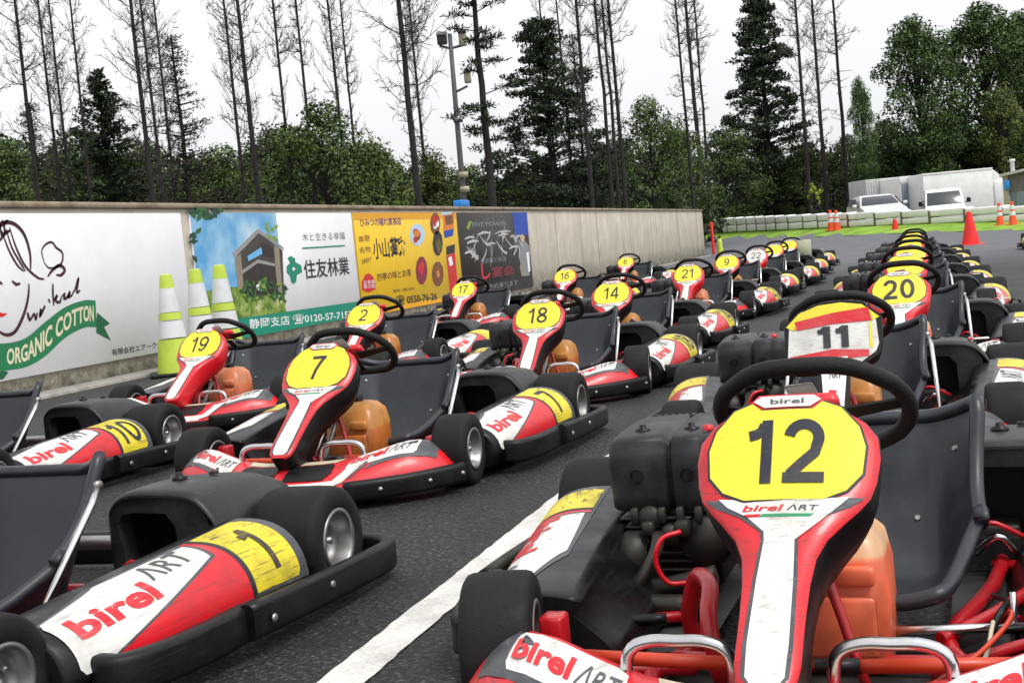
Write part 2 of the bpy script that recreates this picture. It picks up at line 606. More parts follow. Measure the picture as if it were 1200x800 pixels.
def pod_map(u, v, sgn=1):
    th = math.radians(2 + 94 * v)
    e = max(0.0, min(1.0, u))
    rx = 0.145 + 0.025 * e; rz = 0.110 + 0.055 * e ** 0.9
    xc = 0.490 + 0.080 * e ** .9; z0 = 0.080
    ct, st = _c(th), _s(th)
    x = xc + rx * (abs(ct) ** 0.80) * (1 if ct > 0 else -1)
    z = z0 + rz * abs(st) ** 0.80
    return Vector((sgn * x, POD_Y0 + (POD_Y1 - POD_Y0) * u, z))


def make_pod(parent, sgn):
    mb = MB()
    rings = []
    us = [0, .012, .04, .1, .2, .3, .4, .5, .6, .7, .8, .9, .96, .988, 1.0]
    for i, u in enumerate(us):
        k = 1.0 if 1 < i < len(us) - 2 else (0.93 if i in (0, len(us) - 1) else 0.985)
        r = [pod_map(u, v, sgn) for v in (0, .08, .18, .28, .38, .48, .58, .68, .78, .88, .96, 1.02, 1.12, 1.25)]
        y = r[0].y; e = u
        r += [Vector((sgn * x, y, z)) for x, z in ((0.43 + .04 * e, 0.155 + .035 * e), (0.365, 0.10), (0.33, 0.05), (0.45, 0.035), (0.60 + .07 * e, 0.035))]
        c = Vector((sgn * 0.47, y, 0.13))
        rings.append([c + (p - c) * k for p in r])
    mb.rings(M['pod'], rings)
    o = mb.build('sidepod', parent)
    mp = (lambda u, v: pod_map(u, v, 1)) if sgn > 0 else (lambda u, v: pod_map(1 - u, v, -1))
    fu = (lambda u: u) if sgn > 0 else (lambda u: 1 - u)

    def P(pts):
        q = [(fu(u), v) for u, v in pts]
        return q if sgn > 0 else q[::-1]
    st = MB()
    fl = lambda m, pts, off: st.flat(M[m], P(pts), mp, off, 0.05, 0.03)
    fl('gray_ink', [(.055, .04), (.985, .04), (.985, .97), (.30, .97), (.05, .80)], 0.0010)
    fl('red', [(.14, .05), (.715, .05), (.715, .95), (.69, .95), (.66, .62)], 0.0018)
    fl('white', [(.045, .10), (.06, .04), (.105, .04), (.66, .62), (.685, .93), (.33, .95), (.06, .78), (.045, .70)], 0.0020)
    fl('gray_ink', [(.105, .04), (.125, .04), (.675, .60), (.695, .93), (.685, .93), (.660, .62)], 0.0025)
    fl('yellow_old', [(.735, .07), (.935, .07), (.947, .12), (.947, .90), (.935, .95), (.735, .95)], 0.0022)
    fl('ink', [(.715, .05), (.730, .05), (.730, .95), (.715, .95)], 0.0024)
    rot = 0.10
    t1 = xf(fit_text('birel', .31, .30, .035), (.245 if sgn > 0 else .735 - .24), .55 if sgn > 0 else .60, rot=0.0, shear=0.0)
    t2 = xf(fit_text('ΛRT', .21, .26, .004, .25), (.53 if sgn > 0 else .80), .75 if sgn > 0 else .52)
    if sgn > 0:
        sk = lambda t: ([(x, y + (x - .3) * 0.20) for x, y in t[0]], t[1])
    else:
        sk = lambda t: ([(x, y - (x - .5) * 0.12) for x, y in t[0]], t[1])
    st.flat(M['red_ink'], sk(t1), mp, 0.0036, 0.05, 0.03)
    st.flat(M['gray_ink'], sk(t2), mp, 0.0036, 0.05, 0.03)
    st.build('sticker', o)
    return o, mp, fu


def pod_number(pod, txt, sgn, legible=True):
    mp = (lambda u, v: pod_map(u, v, 1)) if sgn > 0 else (lambda u, v: pod_map(1 - u, v, -1))
    mb = MB()
    for i, st in enumerate(digits(txt, .60, .155, .15)):
        mb.flat(M['ink_worn'], xf(st, .840 if sgn > 0 else .160, .50), mp, 0.0036 + .0002 * i, 0.05, 0.03)
    return mb.build('number', pod)


# ---- nose cone
NOSE_Z = [(0, .160), (.14, .160), (.22, .166), (.30, .184), (.37, .202), (.42, .208), (.47, .196), (.52, .155), (.56, .105), (.6, .08)]


def nose_geo(x):
    a = abs(x) / 0.56
    yf = -0.985 + 0.27 * a ** 2.0
    yb = -0.79 + 0.15 * min(1, a / 0.8) ** 1.5
    zt = lerp_table(NOSE_Z, abs(x))[0] - .014
    return yf, yb, zt


def nose_map(x, v):
    yf, yb, zt = nose_geo(x)
    ph = max(0.0, min(1.0, v)) * PI / 2
    zb = 0.035
    return Vector((x, yb + (yf - yb) * _c(ph) ** 0.98, zb + (zt - zb) * _s(ph) ** 0.90))


def make_nose(parent):
    mb = MB()
    rings = []
    xs = [-.562, -.558, -.545, -.52, -.48, -.43, -.38, -.3, -.22, -.15, -.08, 0, .08, .15, .22, .3, .38, .43, .48, .52, .545, .558, .562]
    for i, x in enumerate(xs):
        k = .80 if i in (0, len(xs) - 1) else (.95 if i in (1, len(xs) - 2) else 1)
        r = [nose_map(x, j / 12) for j in range(13)]
        yf, yb, zt = nose_geo(x)
        r += [Vector((x, yb + .03, zt - .012)), Vector((x, yb + .035, zt - .05)), Vector((x, yb + .02, .035))]
        c = Vector((x, (yf + yb) / 2, .10))
        rings.append([c + (p - c) * k for p in r])
    mb.rings(M['red'], rings)
    o = mb.build('nose_cone', parent)
    st = MB()
    fl = lambda m, pts, off: st.flat(M[m], pts, nose_map, off, 0.04, 0.08)
    fl('black', [(-.545, .03), (.545, .03), (.545, .20), (.50, .22), (.25, .17), (.20, .10), (-.20, .10), (-.25, .17), (-.50, .22), (-.545, .20)], 0.001)
    fl('cream', [(-.175, .84), (.175, .84), (.190, .995), (-.190, .995)], 0.0016)
    fl('white', [(-.185, .20), (.185, .20), (.205, .36), (-.205, .36)], 0.0016)
    for s in (1, -1):
        q = lambda pts: [(s * a, b) for a, b in pts][::s]
        fl('white', q([(.18, .22), (.235, .30), (.275, .52), (.285, .66), (.24, .66), (.225, .52), (.20, .36)]), 0.0022)
        fl('gray_ink', q([(.245, .32), (.262, .36), (.300, .56), (.300, .62), (.288, .62), (.275, .50)]), 0.0024)
        fl('gray_ink', q([(.29, .45), (.34, .49), (.465, .52), (.510, .60), (.500, .99), (.452, .995), (.448, .57), (.31, .54)]), 0.0014)
        fl('white', q([(.225, .60), (.245, .56), (.440, .58), (.447, .64), (.443, .92), (.435, .96), (.255, .96), (.235, .92)]), 0.0020)
    st.flat(M['red_ink'], xf(fit_text('birel', .115, .20, .035), .292, .765), nose_map, 0.0034, 0.03, 0.06)
    st.flat(M['gray_ink'], xf(fit_text('ΛRT', .075, .19, .006, .25), .394, .765), nose_map, 0.0034, 0.03, 0.06)
    st.flat(M['red_ink'], xf(fit_text('birel', .115, .20, .035), -.380, .765), nose_map, 0.0034, 0.03, 0.06)
    st.flat(M['gray_ink'], xf(fit_text('ΛRT', .075, .19, .006, .25), -.276, .765), nose_map, 0.0034, 0.03, 0.06)
    st.build('sticker', o)
    for s in (1, -1):                         # two cooling mouths either side of the centre post, inner shade as flat black
        v = MB()
        v.flat(M['black'], [(s * a, b) for a, b in [(.020, .42), (.165, .40), (.185, .54), (.178, .74), (.160, .80), (.020, .80)]][::s], nose_map, 0.0030, 0.03, 0.05)
        v.build('vent', o)
    return o


def roundprof(w, h, r, n=4):
    pts = []
    for cx, cy, a0 in ((w / 2 - r, h / 2 - r, 0), (-w / 2 + r, h / 2 - r, 90), (-w / 2 + r, -h / 2 + r, 180), (w / 2 - r, -h / 2 + r, 270)):
        for i in range(n + 1):
            a = math.radians(a0 + 90 * i / n)
            pts.append((cx + r * _c(a), cy + r * _s(a)))
    return pts


def make_bumpers(parent):
    for s in (1, -1):
        mb = MB()                              # rubber block under each nose corner
        P = catmull([Vector((s * .25, -.940, .062)), Vector((s * .36, -.885, .064)), Vector((s * .47, -.800, .066)), Vector((s * .56, -.705, .070)), Vector((s * .582, -.665, .072))], 4)
        mb.sweep(M['bumper'], P, roundprof(.045, .072, .016))
        b = mb
        for t in (4, 9, 14):
            p = P[t]; d = (P[t + 1] - P[t - 1]).normalized(); n = Vector((d.y * s, -d.x * s, 0))
            n = n if n.y < 0 else -n
            b.lathe(M['steel'], [(0, .006), (.007, .005), (.009, 0), (.009, -.004)], (0, 0, 0), 'Y', 8)
            vs = list(b.bm.verts)[-32:]
            R_ = Vector((0, 1, 0)).rotation_difference(n).to_matrix()
            for v_ in vs:
                v_.co = R_ @ v_.co + p + n * .0225
        mb.build('front_bumper', parent)
        mb = MB()                              # long rubber along the pod
        P = catmull([Vector((s * .640, -.345, .085)), Vector((s * .695, -.325, .082)), Vector((s * .730, -.20, .08)), Vector((s * .742, -.06, .08)), Vector((s * .745, .02, .08))], 4)
        mb.sweep(M['bumper'], P, roundprof(.045, .085, .016))
        b = mb
        for y in (-.27, -.10):
            x = .752 - .045 * max(0, -y - .0) / .3
            b.lathe(M['steel'], [(0.009, 0), (.009, .004), (.006, .006), (0, .007)] if s > 0 else [(0.009, 0), (.009, -.004), (.006, -.006), (0, -.007)], (s * (x + .018), y, .08), 'X', 8)
        mb.build('side_bumper', parent)
        mb = MB()                              # guard that wraps outside and behind the rear wheel
        P = catmull([Vector((s * .768, -.005, .086)), Vector((s * .776, .20, .079)), Vector((s * .778, .50, .068)), Vector((s * .772, .67, .062)), Vector((s * .735, .745, .060)), Vector((s * .64, .775, .060)), Vector((s * .45, .785, .062))], 4)
        mb.sweep(M['bumper'], P, roundprof(.038, .082, .016))
        b = mb
        for y in (.06, .33):
            b.lathe(M['steel'], [(0.010, 0), (.010, .004), (.006, .006), (0, .007)] if s > 0 else [(0.010, 0), (.010, -.004), (.006, -.006), (0, -.007)], (s * .795, y, .08), 'X', 8)
        mb.build('rear_guard', parent)
    mb = MB()
    mb.sweep(M['bumper'], [(-.46, .785, .062), (0, .795, .066), (.46, .785, .062)], roundprof(.05, .10, .02))
    mb.build('rear_bumper', parent)


def make_wheel(parent, x, y, r, w, sgn, steer=0.0):
    mb = MB()
    h = w / 2
    rr = r * .55
    prof = [(rr, -h * .86), (rr + .012, -h * .98), (r * .78, -h), (r * .90, -h * .97), (r * .965, -h * .88), (r * .992, -h * .72), (r, -h * .4), (r, 0), (r, h * .4), (r * .992, h * .72),
            (r * .965, h * .88), (r * .90, h * .97), (r * .78, h), (rr + .012, h * .98), (rr, h * .86)]
    mb.lathe(M['rubber'], prof, (0, 0, 0), 'X', 40)
    o = mb.build('wheel', parent)
    o.location = (x, y, r)
    o.rotation_euler = (0, 0, steer)
    rm = MB()
    # rim dish: outer face towards sgn
    p = [(rr + .004, h * .90), (rr + .006, h * .97), (rr - .002, h * .99), (rr - .008, h * .90), (rr - .012, h * .55), (rr - .020, h * .34), (.030, h * .26), (.026, h * .44), (.012, h * .48), (.0, h * .48)]
    rm.lathe(M['alloy'], [(a, sgn * b) for a, b in p], (0, 0, 0), 'X', 32)
    p2 = [(rr + .004, -h * .90), (rr + .006, -h * .97), (rr - .002, -h * .99), (rr - .008, -h * .90), (rr - .010, -h * .2), (rr - .012, h * .1)]
    rm.lathe(M['alloy'], [(a, sgn * b) for a, b in p2], (0, 0, 0), 'X', 32)
    for k in range(3):
        a = 2 * PI * k / 3 + .5
        q = Vector((sgn * h * .28, .038 * _c(a), .038 * _s(a)))
        rm.lathe(M['steel'], [(.007, 0), (.007, sgn * .016), (0, sgn * .017)], q, 'X', 6)
    rm.lathe(M['steel'], [(.011, sgn * h * .45), (.011, sgn * h * .72), (0, sgn * h * .74)], (0, 0, 0), 'X', 6)
    rm.build('rim', o)
    return o


SEAT_X = 0.055
SEAT = [(0.00, -.255, .128, .160, .015), (0.08, -.205, .112, .178, .035), (0.22, -.110, .084, .205, .095), (0.40, .010, .072, .232, .150), (0.52, .085, .095, .240, .170), (0.62, .128, .150, .236, .150),
        (0.76, .168, .226, .232, .112), (0.88, .198, .308, .236, .085), (0.97, .222, .376, .243, .076), (1.0, .232, .394, .243, .072)]


def seat_pt(u, v, out=0.0):
    """u -1..1 across, v 0..1 from the front lip up to the top edge"""
    y, z, hw, dep = lerp_table(SEAT_F, v)
    y1, z1 = lerp_table(SEAT_F, v + .02)[:2]; y0, z0 = lerp_table(SEAT_F, v - .02)[:2]
    t = Vector((0, y1 - y0, z1 - z0)).normalized()
    n = Vector((0, -t.z, t.y))                # towards the driver
    a = abs(u)
    lift = dep * max(0.0, (a - .55) / .45) ** 1.5
    xx = hw * (a if a < .7 else .7 + (a - .7) * (1.0 - .25 * (a - .7)))
    return Vector((SEAT_X + math.copysign(xx, u), y, z)) + n * (lift - out)


_sf = catmull([Vector((a[0], a[1], a[2])) for a in SEAT], 5); _sg = catmull([Vector((a[0], a[3], a[4])) for a in SEAT], 5)
SEAT_F = [(p.x, p.y, p.z, q.y, q.z) for p, q in zip(_sf, _sg)]


def make_seat(parent):
    mb = MB()
    us = [-1, -.94, -.87, -.8, -.72, -.64, -.56, -.46, -.3, -.15, 0, .15, .3, .46, .56, .64, .72, .8, .87, .94, 1]
    vs = [0, .02, .05, .1, .17, .25, .33, .42, .48, .54, .59, .64, .7, .76, .82, .88, .93, .97, .99, 1.0]
    front = [[seat_pt(u, v) for u in us] for v in vs]
    back = [[seat_pt(u * .99, v, .008) for u in us] for v in vs]
    rows = len(vs); n = len(us)
    A = [[mb.bm.verts.new(p) for p in r] for r in front]; B = [[mb.bm.verts.new(p) for p in r] for r in back]
    fs = []
    for i in range(rows - 1):
        for j in range(n - 1):
            fs.append(mb.bm.faces.new([A[i][j], A[i][j + 1], A[i + 1][j + 1], A[i + 1][j]]))
            fs.append(mb.bm.faces.new([B[i][j + 1], B[i][j], B[i + 1][j], B[i + 1][j + 1]]))
    mb._fin(fs, M['seat'])
    # rolled lip all round the rim
    rim = [seat_pt(u, 1.0) for u in us] + [seat_pt(1, v) for v in reversed(vs[:-1])] + [seat_pt(u, 0) for u in reversed(us[:-1])] + [seat_pt(-1, v) for v in vs[1:-1]]
    rim = [p for i, p in enumerate(rim) if i == 0 or (p - rim[i - 1]).length > .008]
    mb.tube(M['seat'], rim, .0155, 10, closed=True)
    for u, v in ((.80, .90), (-.80, .90), (.45, .70), (-.45, .70), (.5, .3), (-.5, .3)):   # seat bolts
        p = seat_pt(u, v); q = seat_pt(u + .02, v); r_ = seat_pt(u, v + .02)
        n = (q - p).cross(r_ - p).normalized()
        if n.y > 0: n = -n
        bm = bmesh.new()
        bmesh.ops.create_cone(bm, cap_ends=True, segments=10, radius1=.008, radius2=.005, depth=.006)
        bm.transform(Matrix.Translation(p + n * .002) @ Vector((0, 0, 1)).rotation_difference(n).to_matrix().to_4x4())
        mb._merge(bm, M['steel'], False)
    o = mb.build('seat', parent, recalc=False)
    for s, dx in ((1, .0), (-1, .0)):
        t = MB()
        a = seat_pt(s * 1.0, .93); b = Vector((SEAT_X + s * .275, -.20, .07))
        a = a + Vector((s * .014, .0, 0))
        t.tube(M['chrome'], [a, a + (b - a) * .12 + Vector((s * .010, 0, 0)), b], .0085, 8)
        t.lathe(M['steel'], [(.0, -.010), (.011, -.010), (.011, .010), (0, .010)], a, 'X', 10)
        t.build('seat_strut', o)
    return o


def make_tank(parent, mat):
    mb = MB()
    secs = [(.045, .090, .085, .03), (.06, .104, .098, .035), (.15, .106, .10, .035), (.215, .104, .097, .035), (.265, .094, .086, .035), (.292, .070, .060, .03), (.300, .040, .036, .02)]
    rings = []
    for z, a, b, r in secs:
        ring = []
        for x, y in roundprof(2 * a, 2 * b, r, 4):
            ring.append(Vector((.03 + x, -.315 + y + (z - .05) * .12, z)))
        rings.append(ring)
    mb.rings(mat, rings)
    mb.box(mat, (-.055, -.424, .075), (.115, -.405, .185), .010)
    mb.box(mat, (.045, -.418, .20), (.115, -.395, .235), .008)
    o = mb.build('fuel_tank', parent)
    c = MB()
    c.lathe(M['black'], [(.024, .297), (.024, .318), (.020, .322), (0, .322)], (.03, -.287, 0), 'Z', 14)
    c.build('tank_cap', o)
    s = MB()                                   # the strap across the front
    s.box(M['black'], (-.036, -.420, .05), (-.014, -.414, .24))
    s.tube(M['steel'], [(-.04, -.425, .06), (-.035, -.418, .16), (-.02, -.40, .25)], .005, 6)
    s.build('tank_strap', o)
    return o


def make_steering(parent, dz=0.0):
    ctr = Vector((.015, -.255, .486 + dz)); tl = math.radians(50)
    ax_u = Vector((1, 0, 0)); ax_v = Vector((0, -_s(tl), _c(tl))); ax_n = ax_u.cross(ax_v)   # ax_n points forward-down
    W = lambda a, b, c_=0.0: ctr + ax_u * a + ax_v * b + ax_n * c_
    col = MB()
    col.tube(M['steel'], [W(0, 0, .0), ctr + ax_n * .0 + Vector((0, -.19, -.22)), (0.01, -.60, .10)], .011, 8)
    col.tube(M['frame'], [(-.12, -.52, .06), (-.03, -.47, .26), (.03, -.47, .26), (.10, -.52, .06)], .009, 6, smooth_path=4)
    co = col.build('steering_column', parent)
    mb = MB()
    pts = []
    for k in range(36):
        a = 2 * PI * k / 36
        r = .163
        x, y = r * _c(a), r * _s(a) * .98
        if y < -.115: y = -.115 - (y + .115) * -.25
        if y > .145: y = .145 + (y - .145) * .35
        pts.append(W(x * (1.04 if abs(_s(a)) < .6 else 1.0), y))
    mb.tube(M['grip'], pts, .0155, 10, closed=True)
    o = mb.build('steering_wheel', parent)
    sp = MB()
    for a in (8, 172, 270):
        r = math.radians(a)
        e = W(.155 * _c(r), .150 * _s(r) if a != 270 else -.118); i = W(.03 * _c(r), .03 * _s(r), .012)
        d = (e - i).normalized(); side = d.cross(ax_n).normalized()
        q = [i + side * .020, i - side * .020, e - side * .013, e + side * .013]
        sp.prism(M['black'], q, ax_n * .005)
    sp.build('spoke', o)
    hb = MB()
    R4 = Matrix((ax_u, ax_v, ax_n)).transposed().to_4x4(); R4.translation = ctr
    hb.box(M['red_side'], (-.048, -.036, -.022), (.048, .036, .010), .012, 2, R4)
    hb.box(M['white'], (-.026, -.016, -.0255), (.026, .018, -.021), .002, 1, R4)
    hb.box(M['white'], (-.020, .05, .012), (.030, .115, .016), .003, 1, R4 @ Matrix.Rotation(.15, 4, 'Z'))
    hb.build('hub_pad', o)
    return o


def make_frame(parent):
    f = MB()
    T = lambda pts, r=.0155, k=3: f.tube(M['frame'], pts, r, 8, smooth_path=k)
    for s in (1, -1):
        T([(s * .10, -.80, .065), (s * .20, -.70, .065), (s * .27, -.50, .065), (s * .22, -.25, .060), (s * .30, .10, .060), (s * .33, .45, .075), (s * .30, .70, .10)])
        T([(s * .20, -.45, .065), (s * .36, -.50, .075), (s * .43, -.53, .10)], .014)
        T([(s * .28, -.12, .06), (s * .50, -.18, .06), (s * .60, -.25, .07)], .012)
        T([(s * .30, .25, .065), (s * .52, .22, .065), (s * .62, .16, .075)], .012)
        f.box(M['frame'], (s * .43 - .022, -.555, .075), (s * .43 + .022, -.505, .185), .006)
    T([(-.22, -.62, .07), (0, -.64, .07), (.22, -.62, .07)])
    T([(-.25, -.40, .065), (0, -.395, .06), (.25, -.40, .065)])
    T([(-.33, .30, .075), (0, .31, .07), (.33, .30, .075)])
    T([(-.14, -.52, .065), (-.16, -.50, .16), (-.17, -.42, .205), (-.21, -.34, .20), (-.24, -.30, .12), (-.24, -.28, .065)], .016, 4)
    T([(.21, -.30, .075), (.30, -.18, .085), (.37, -.02, .085), (.42, .10, .08)], .013, 4)
    T([(.24, -.42, .07), (.38, -.30, .075), (.50, -.24, .07)], .012, 3)
    f.tube(M['black'], [(-.48, -.50, .12), (-.50, -.34, .10), (-.40, -.26, .09), (-.30, -.24, .09)], .012, 8, smooth_path=4)
    f.tube(M['steel'], [(-.62, .53, .14), (.62, .53, .14)], .020, 12)
    f.build('frame', parent)
    t = MB()
    t.box(M['tray'], (-.26, -.78, .034), (.26, -.26, .041), .003, 1)
    t.box(M['tray'], (-.52, -.28, .034), (-.22, .30, .040), .003, 1)
    t.box(M['tray'], (.22, -.28, .034), (.50, .30, .040), .003, 1)
    t.build('floor_tray', parent)
    for s in (1, -1):
        c = MB()                               # bright hoops ahead of the pedals
        x0, x1 = s * .075, s * .245
        z = .205
        c.tube(M['chrome'], [(x0, -.735, .06), (x0, -.735, z - .045), (x0 + s * .012, -.735, z - .012), (x0 + s * .045, -.735, z), ((x0 + x1) / 2, -.735, z), (x1 - s * .045, -.735, z), (x1 - s * .012, -.735, z - .012), (x1, -.735, z - .045), (x1, -.735, .06)],
               .0105, 10, smooth_path=3)
        c.build('chrome_hoop', parent)
        r = MB()
        r.tube(M['orange'], [(s * .10, -.60, .125), (s * .36, -.585, .128)], .0125, 10)
        r.tube(M['black'], [(s * .03, -.605, .124), (s * .10, -.60, .125)], .014, 8)
        r.tube(M['steel'], [(s * .36, -.585, .128), (s * .44, -.575, .13)], .007, 8)
        r.lathe(M['steel'], [(.012, -.012), (.016, 0), (.012, .012)], (s * .445, -.575, .13), 'Z', 10)
        r.build('tie_rod', parent)
    # hoses and cables, each its own
    h = MB(); h.tube(M['orange'], [(.20, -.62, .10), (.27, -.50, .11), (.32, -.38, .125), (.33, -.28, .12), (.30, -.20, .08)], .0045, 6, smooth_path=4); h.build('cable', parent)
    h = MB(); h.tube(M['black'], [(.28, -.40, .08), (.31, -.30, .12), (.325, -.15, .10), (.30, .0, .07)], .006, 6, smooth_path=4); h.build('cable', parent)
    h = MB(); h.tube(M['chrome'], [(.08, -.30, .088), (.36, -.27, .088)], .010, 10); h.build('seat_stay', parent)
    h = MB(); h.tube(M['chrome'], [(.335, -.27, .06), (.335, -.26, .15)], .006, 8); h.build('seat_stay', parent)
    h = MB(); h.tube(M['red'], [(-.30, -.06, .22), (-.335, -.085, .21), (-.35, -.09, .165), (-.33, -.085, .12), (-.29, -.07, .115)], .0055, 6, smooth_path=5); h.build('cable', parent)
    h = MB(); h.tube(M['cream'], [(.22, -.66, .08), (.28, -.46, .085), (.30, -.34, .12)], .004, 6, smooth_path=4); h.build('cable', parent)



def make_engine(parent):
    # ribbed cover at the driver's right of the seat
    mb = MB()
    x0, x1 = -.475, -.215
    prof = [(.055, .240), (.042, .34), (.052, .382), (.085, .402), (.31, .408), (.35, .392), (.362, .34), (.36, .24)]
    rings = []
    xs = [x0, x0 + .010, x0 + .025, x0 + .124, x0 + .132, x0 + .138, x0 + .146, x0 + .20, x0 + .208, x0 + .216, x1 - .03, x1 - .012, x1]
    for i, x in enumerate(xs):
        k = 1.0
        if i in (0, len(xs) - 1): k = .88
        elif i in (1, len(xs) - 2): k = .96
        if i in (4, 5): k = .90
        if i in (3, 6): k = 1.02
        if i == 8: k = .96
        c = Vector((x, .20, .29))
        r = [c + (Vector((x, p[0], p[1])) - c) * k for p in catmull([Vector((a, b, 0)) for a, b in prof], 3)]
        rings.append(r)
    mb.rings(M['dark_gray'], rings)
    b = mb
    for x in (-.410, -.300):
        b.lathe(M['black'], [(.018, .374), (.018, .379), (.008, .382), (.007, .390), (0, .390)], (x, .13, .029), 'Z', 12)
        b.lathe(M['black'], [(.014, -.004), (.014, .004), (.005, .006), (0, .006)], (x, .040, .32), 'Y', 10)
    b.lathe(M['red_side'], [(.012, .374), (.012, .384), (0, .386)], (-.26, .11, .030), 'Z', 10)
    mb.build('engine_cover', parent)
    e = MB()
    e.box(M['engine'], (-.45, .09, .06), (-.25, .33, .245), .015)
    for k in range(7):
        e.box(M['engine'], (-.46, .055, .105 + k * .019), (-.30, .16, .112 + k * .019), .002, 1)
    e.lathe(M['engine'], [(.0, -.03), (.05, -.03), (.06, 0), (.06, .05), (.045, .06), (0, .06)], (-.275, .075, .17), 'Y', 20)
    e.lathe(M['engine'], [(.0, -.012), (.026, -.012), (.028, 0), (.028, .05)], (-.39, .05, .225), 'Y', 14)
    e.tube(M['engine'], [(-.36, -.01, .20), (-.36, -.06, .17), (-.40, -.09, .11), (-.45, -.05, .08)], .014, 8, smooth_path=4)
    e.tube(M['engine'], [(-.27, -.10, .075), (-.40, -.09, .075), (-.50, -.03, .075)], .024, 8, smooth_path=3)
    e.box(M['engine'], (-.33, .01, .19), (-.30, .05, .225), .004, 1)
    e.box(M['engine'], (-.40, .005, .195), (-.375, .03, .225), .004, 1)
    e.build('engine', parent)
    # tooth-edged clutch guard behind the cover
    mf = MB()                                  # cylinder, exhaust stub, ignition lead and clamps in front of the block
    mf.lathe(M['engine'], [(.0, -.02), (.022, -.02), (.024, 0), (.024, .06)], (-.345, .045, .19), 'Y', 14)
    for kx in (-.43, -.37, -.33, -.29):
        mf.box(M['engine'], (kx, .035, .215), (kx + .016, .055, .250), .003, 1)
    mf.lathe(M['engine'], [(.0, .0), (.05, 0), (.055, .012), (.055, .05), (.03, .06)], (-.455, .04, .145), 'X', 20)
    mf.tube(M['engine'], [(-.24, -.02, .12), (-.33, -.03, .10), (-.42, -.02, .085), (-.47, .05, .08)], .020, 10, smooth_path=4)
    mf.build('exhaust', parent)
    t = MB()
    for k in range(13):
        t.box(M['engine'], (-.44 + k * .017, .378, .375), (-.430 + k * .017, .40, .402), .001, 1)
    t.box(M['engine'], (-.45, .382, .12), (-.21, .41, .385), .006)
    t.build('clutch_guard', parent)


def make_fairing(parent, tagged=False):
    """grey moulding between the seat and the left rear wheel, with its square opening"""
    mb = MB()
    x0, x1, y0, y1, zt = .215, .545, .275, .74, .328
    # curved hood: cross-section in x swept along y
    sec = [(x0, .10), (x0, zt - .07), (x0 + .012, zt - .028), (x0 + .05, zt - .004), (x0 + .12, zt), (x0 + .19, zt - .002), (x0 + .245, zt - .012), (x1 - .045, zt - .045), (x1 - .012, zt - .10), (x1, zt - .20)]
    sec = [(p.x, p.y) for p in catmull([Vector((a, b, 0)) for a, b in sec], 3)]
    rings = []
    for y, sh in ((y0, .012), (y0 + .012, .003), (y0 + .03, 0), (.40, 0), (.5, .004), (.62, .02), (.70, .05), (y1, .11)):
        r = [Vector((a, y, max(.04, b - sh - (.02 if sh > .1 else 0)))) for a, b in sec]
        rr = [Vector((a, y, max(.035, b - sh - .006))) for a, b in reversed(sec)]
        rings.append(r + rr)
    mb.rings(M['dark_gray'], rings)
    # front wall with the opening
    ox0, ox1, oz0, oz1 = x0 + .020, x0 + .195, .115, zt - .055
    outer = [(x0 + .002, .06), (x1 - .02, .06), (x1 - .03, .13), (x1 - .045, zt - .075), (x0 + .245, zt - .022), (x0 + .19, zt - .010), (x0 + .045, zt - .016), (x0 + .002, zt - .055)]
    inner = [(ox0 + .02, oz0), (ox1 - .01, oz0), (ox1, oz0 + .03), (ox1 - .005, oz1 - .035), (ox1 - .03, oz1 - .004), (ox0 + .05, oz1), (ox0 + .015, oz1 - .006), (ox0, oz1 - .03)]
    Y = y0 + .006
    ang = lambda p, c: math.atan2(p[1] - c[1], p[0] - c[0])
    a = [mb.bm.verts.new((p[0], Y, p[1])) for p in outer]; b = [mb.bm.verts.new((p[0], Y, p[1])) for p in inner]
    b2 = [mb.bm.verts.new((p[0] + .004, Y + .05, p[1])) for p in inner]
    fs = []
    for i in range(8):
        j = (i + 1) % 8
        fs.append(mb.bm.faces.new([a[i], a[j], b[j], b[i]]))
        fs.append(mb.bm.faces.new([b[i], b[j], b2[j], b2[i]]))
    mb._fin(fs, M['dark_gray'], False)
    mb.box(M['black'], (x0 + .02, .40, .05), (x1 - .10, .43, .30))
    k = mb
    k.lathe(M['black'], [(.020, zt + .001), (.020, zt + .006), (.010, zt + .010), (.008, zt + .018), (0, zt + .018)], (x0 + .12, .42, 0), 'Z', 12)
    k.lathe(M['black'], [(.013, zt - .002), (.013, zt + .004), (0, zt + .006)], (x0 + .17, .50, 0), 'Z', 10)
    o = mb.build('rear_fairing', parent)
    if tagged:
      s = MB()
      s.box(M['white'], (x0 + .245, .36, .328), (x0 + .32, .40, .333), .002, 1, Matrix.Translation((.0, 0, -.01)))
      s.box(M['red_ink'], (x0 + .243, .358, .3185), (x0 + .262, .402, .3245), .001, 1)
      s.build('warning_tag', o)
    u = MB()
    u.box(M['engine'], (x0 + .03, .30, .06), (x0 + .15, .39, .14), .01)
    u.tube(M['red'], [(x0 + .02, .26, .10), (x0 + .08, .24, .16), (x0 + .16, .26, .12)], .006, 6, smooth_path=4)
    u.tube(M['chrome'], [(x0 + .05, .25, .09), (x0 + .10, .24, .13), (x0 + .14, .25, .09)], .008, 8, smooth_path=4)
    u.build('brake_unit', parent)


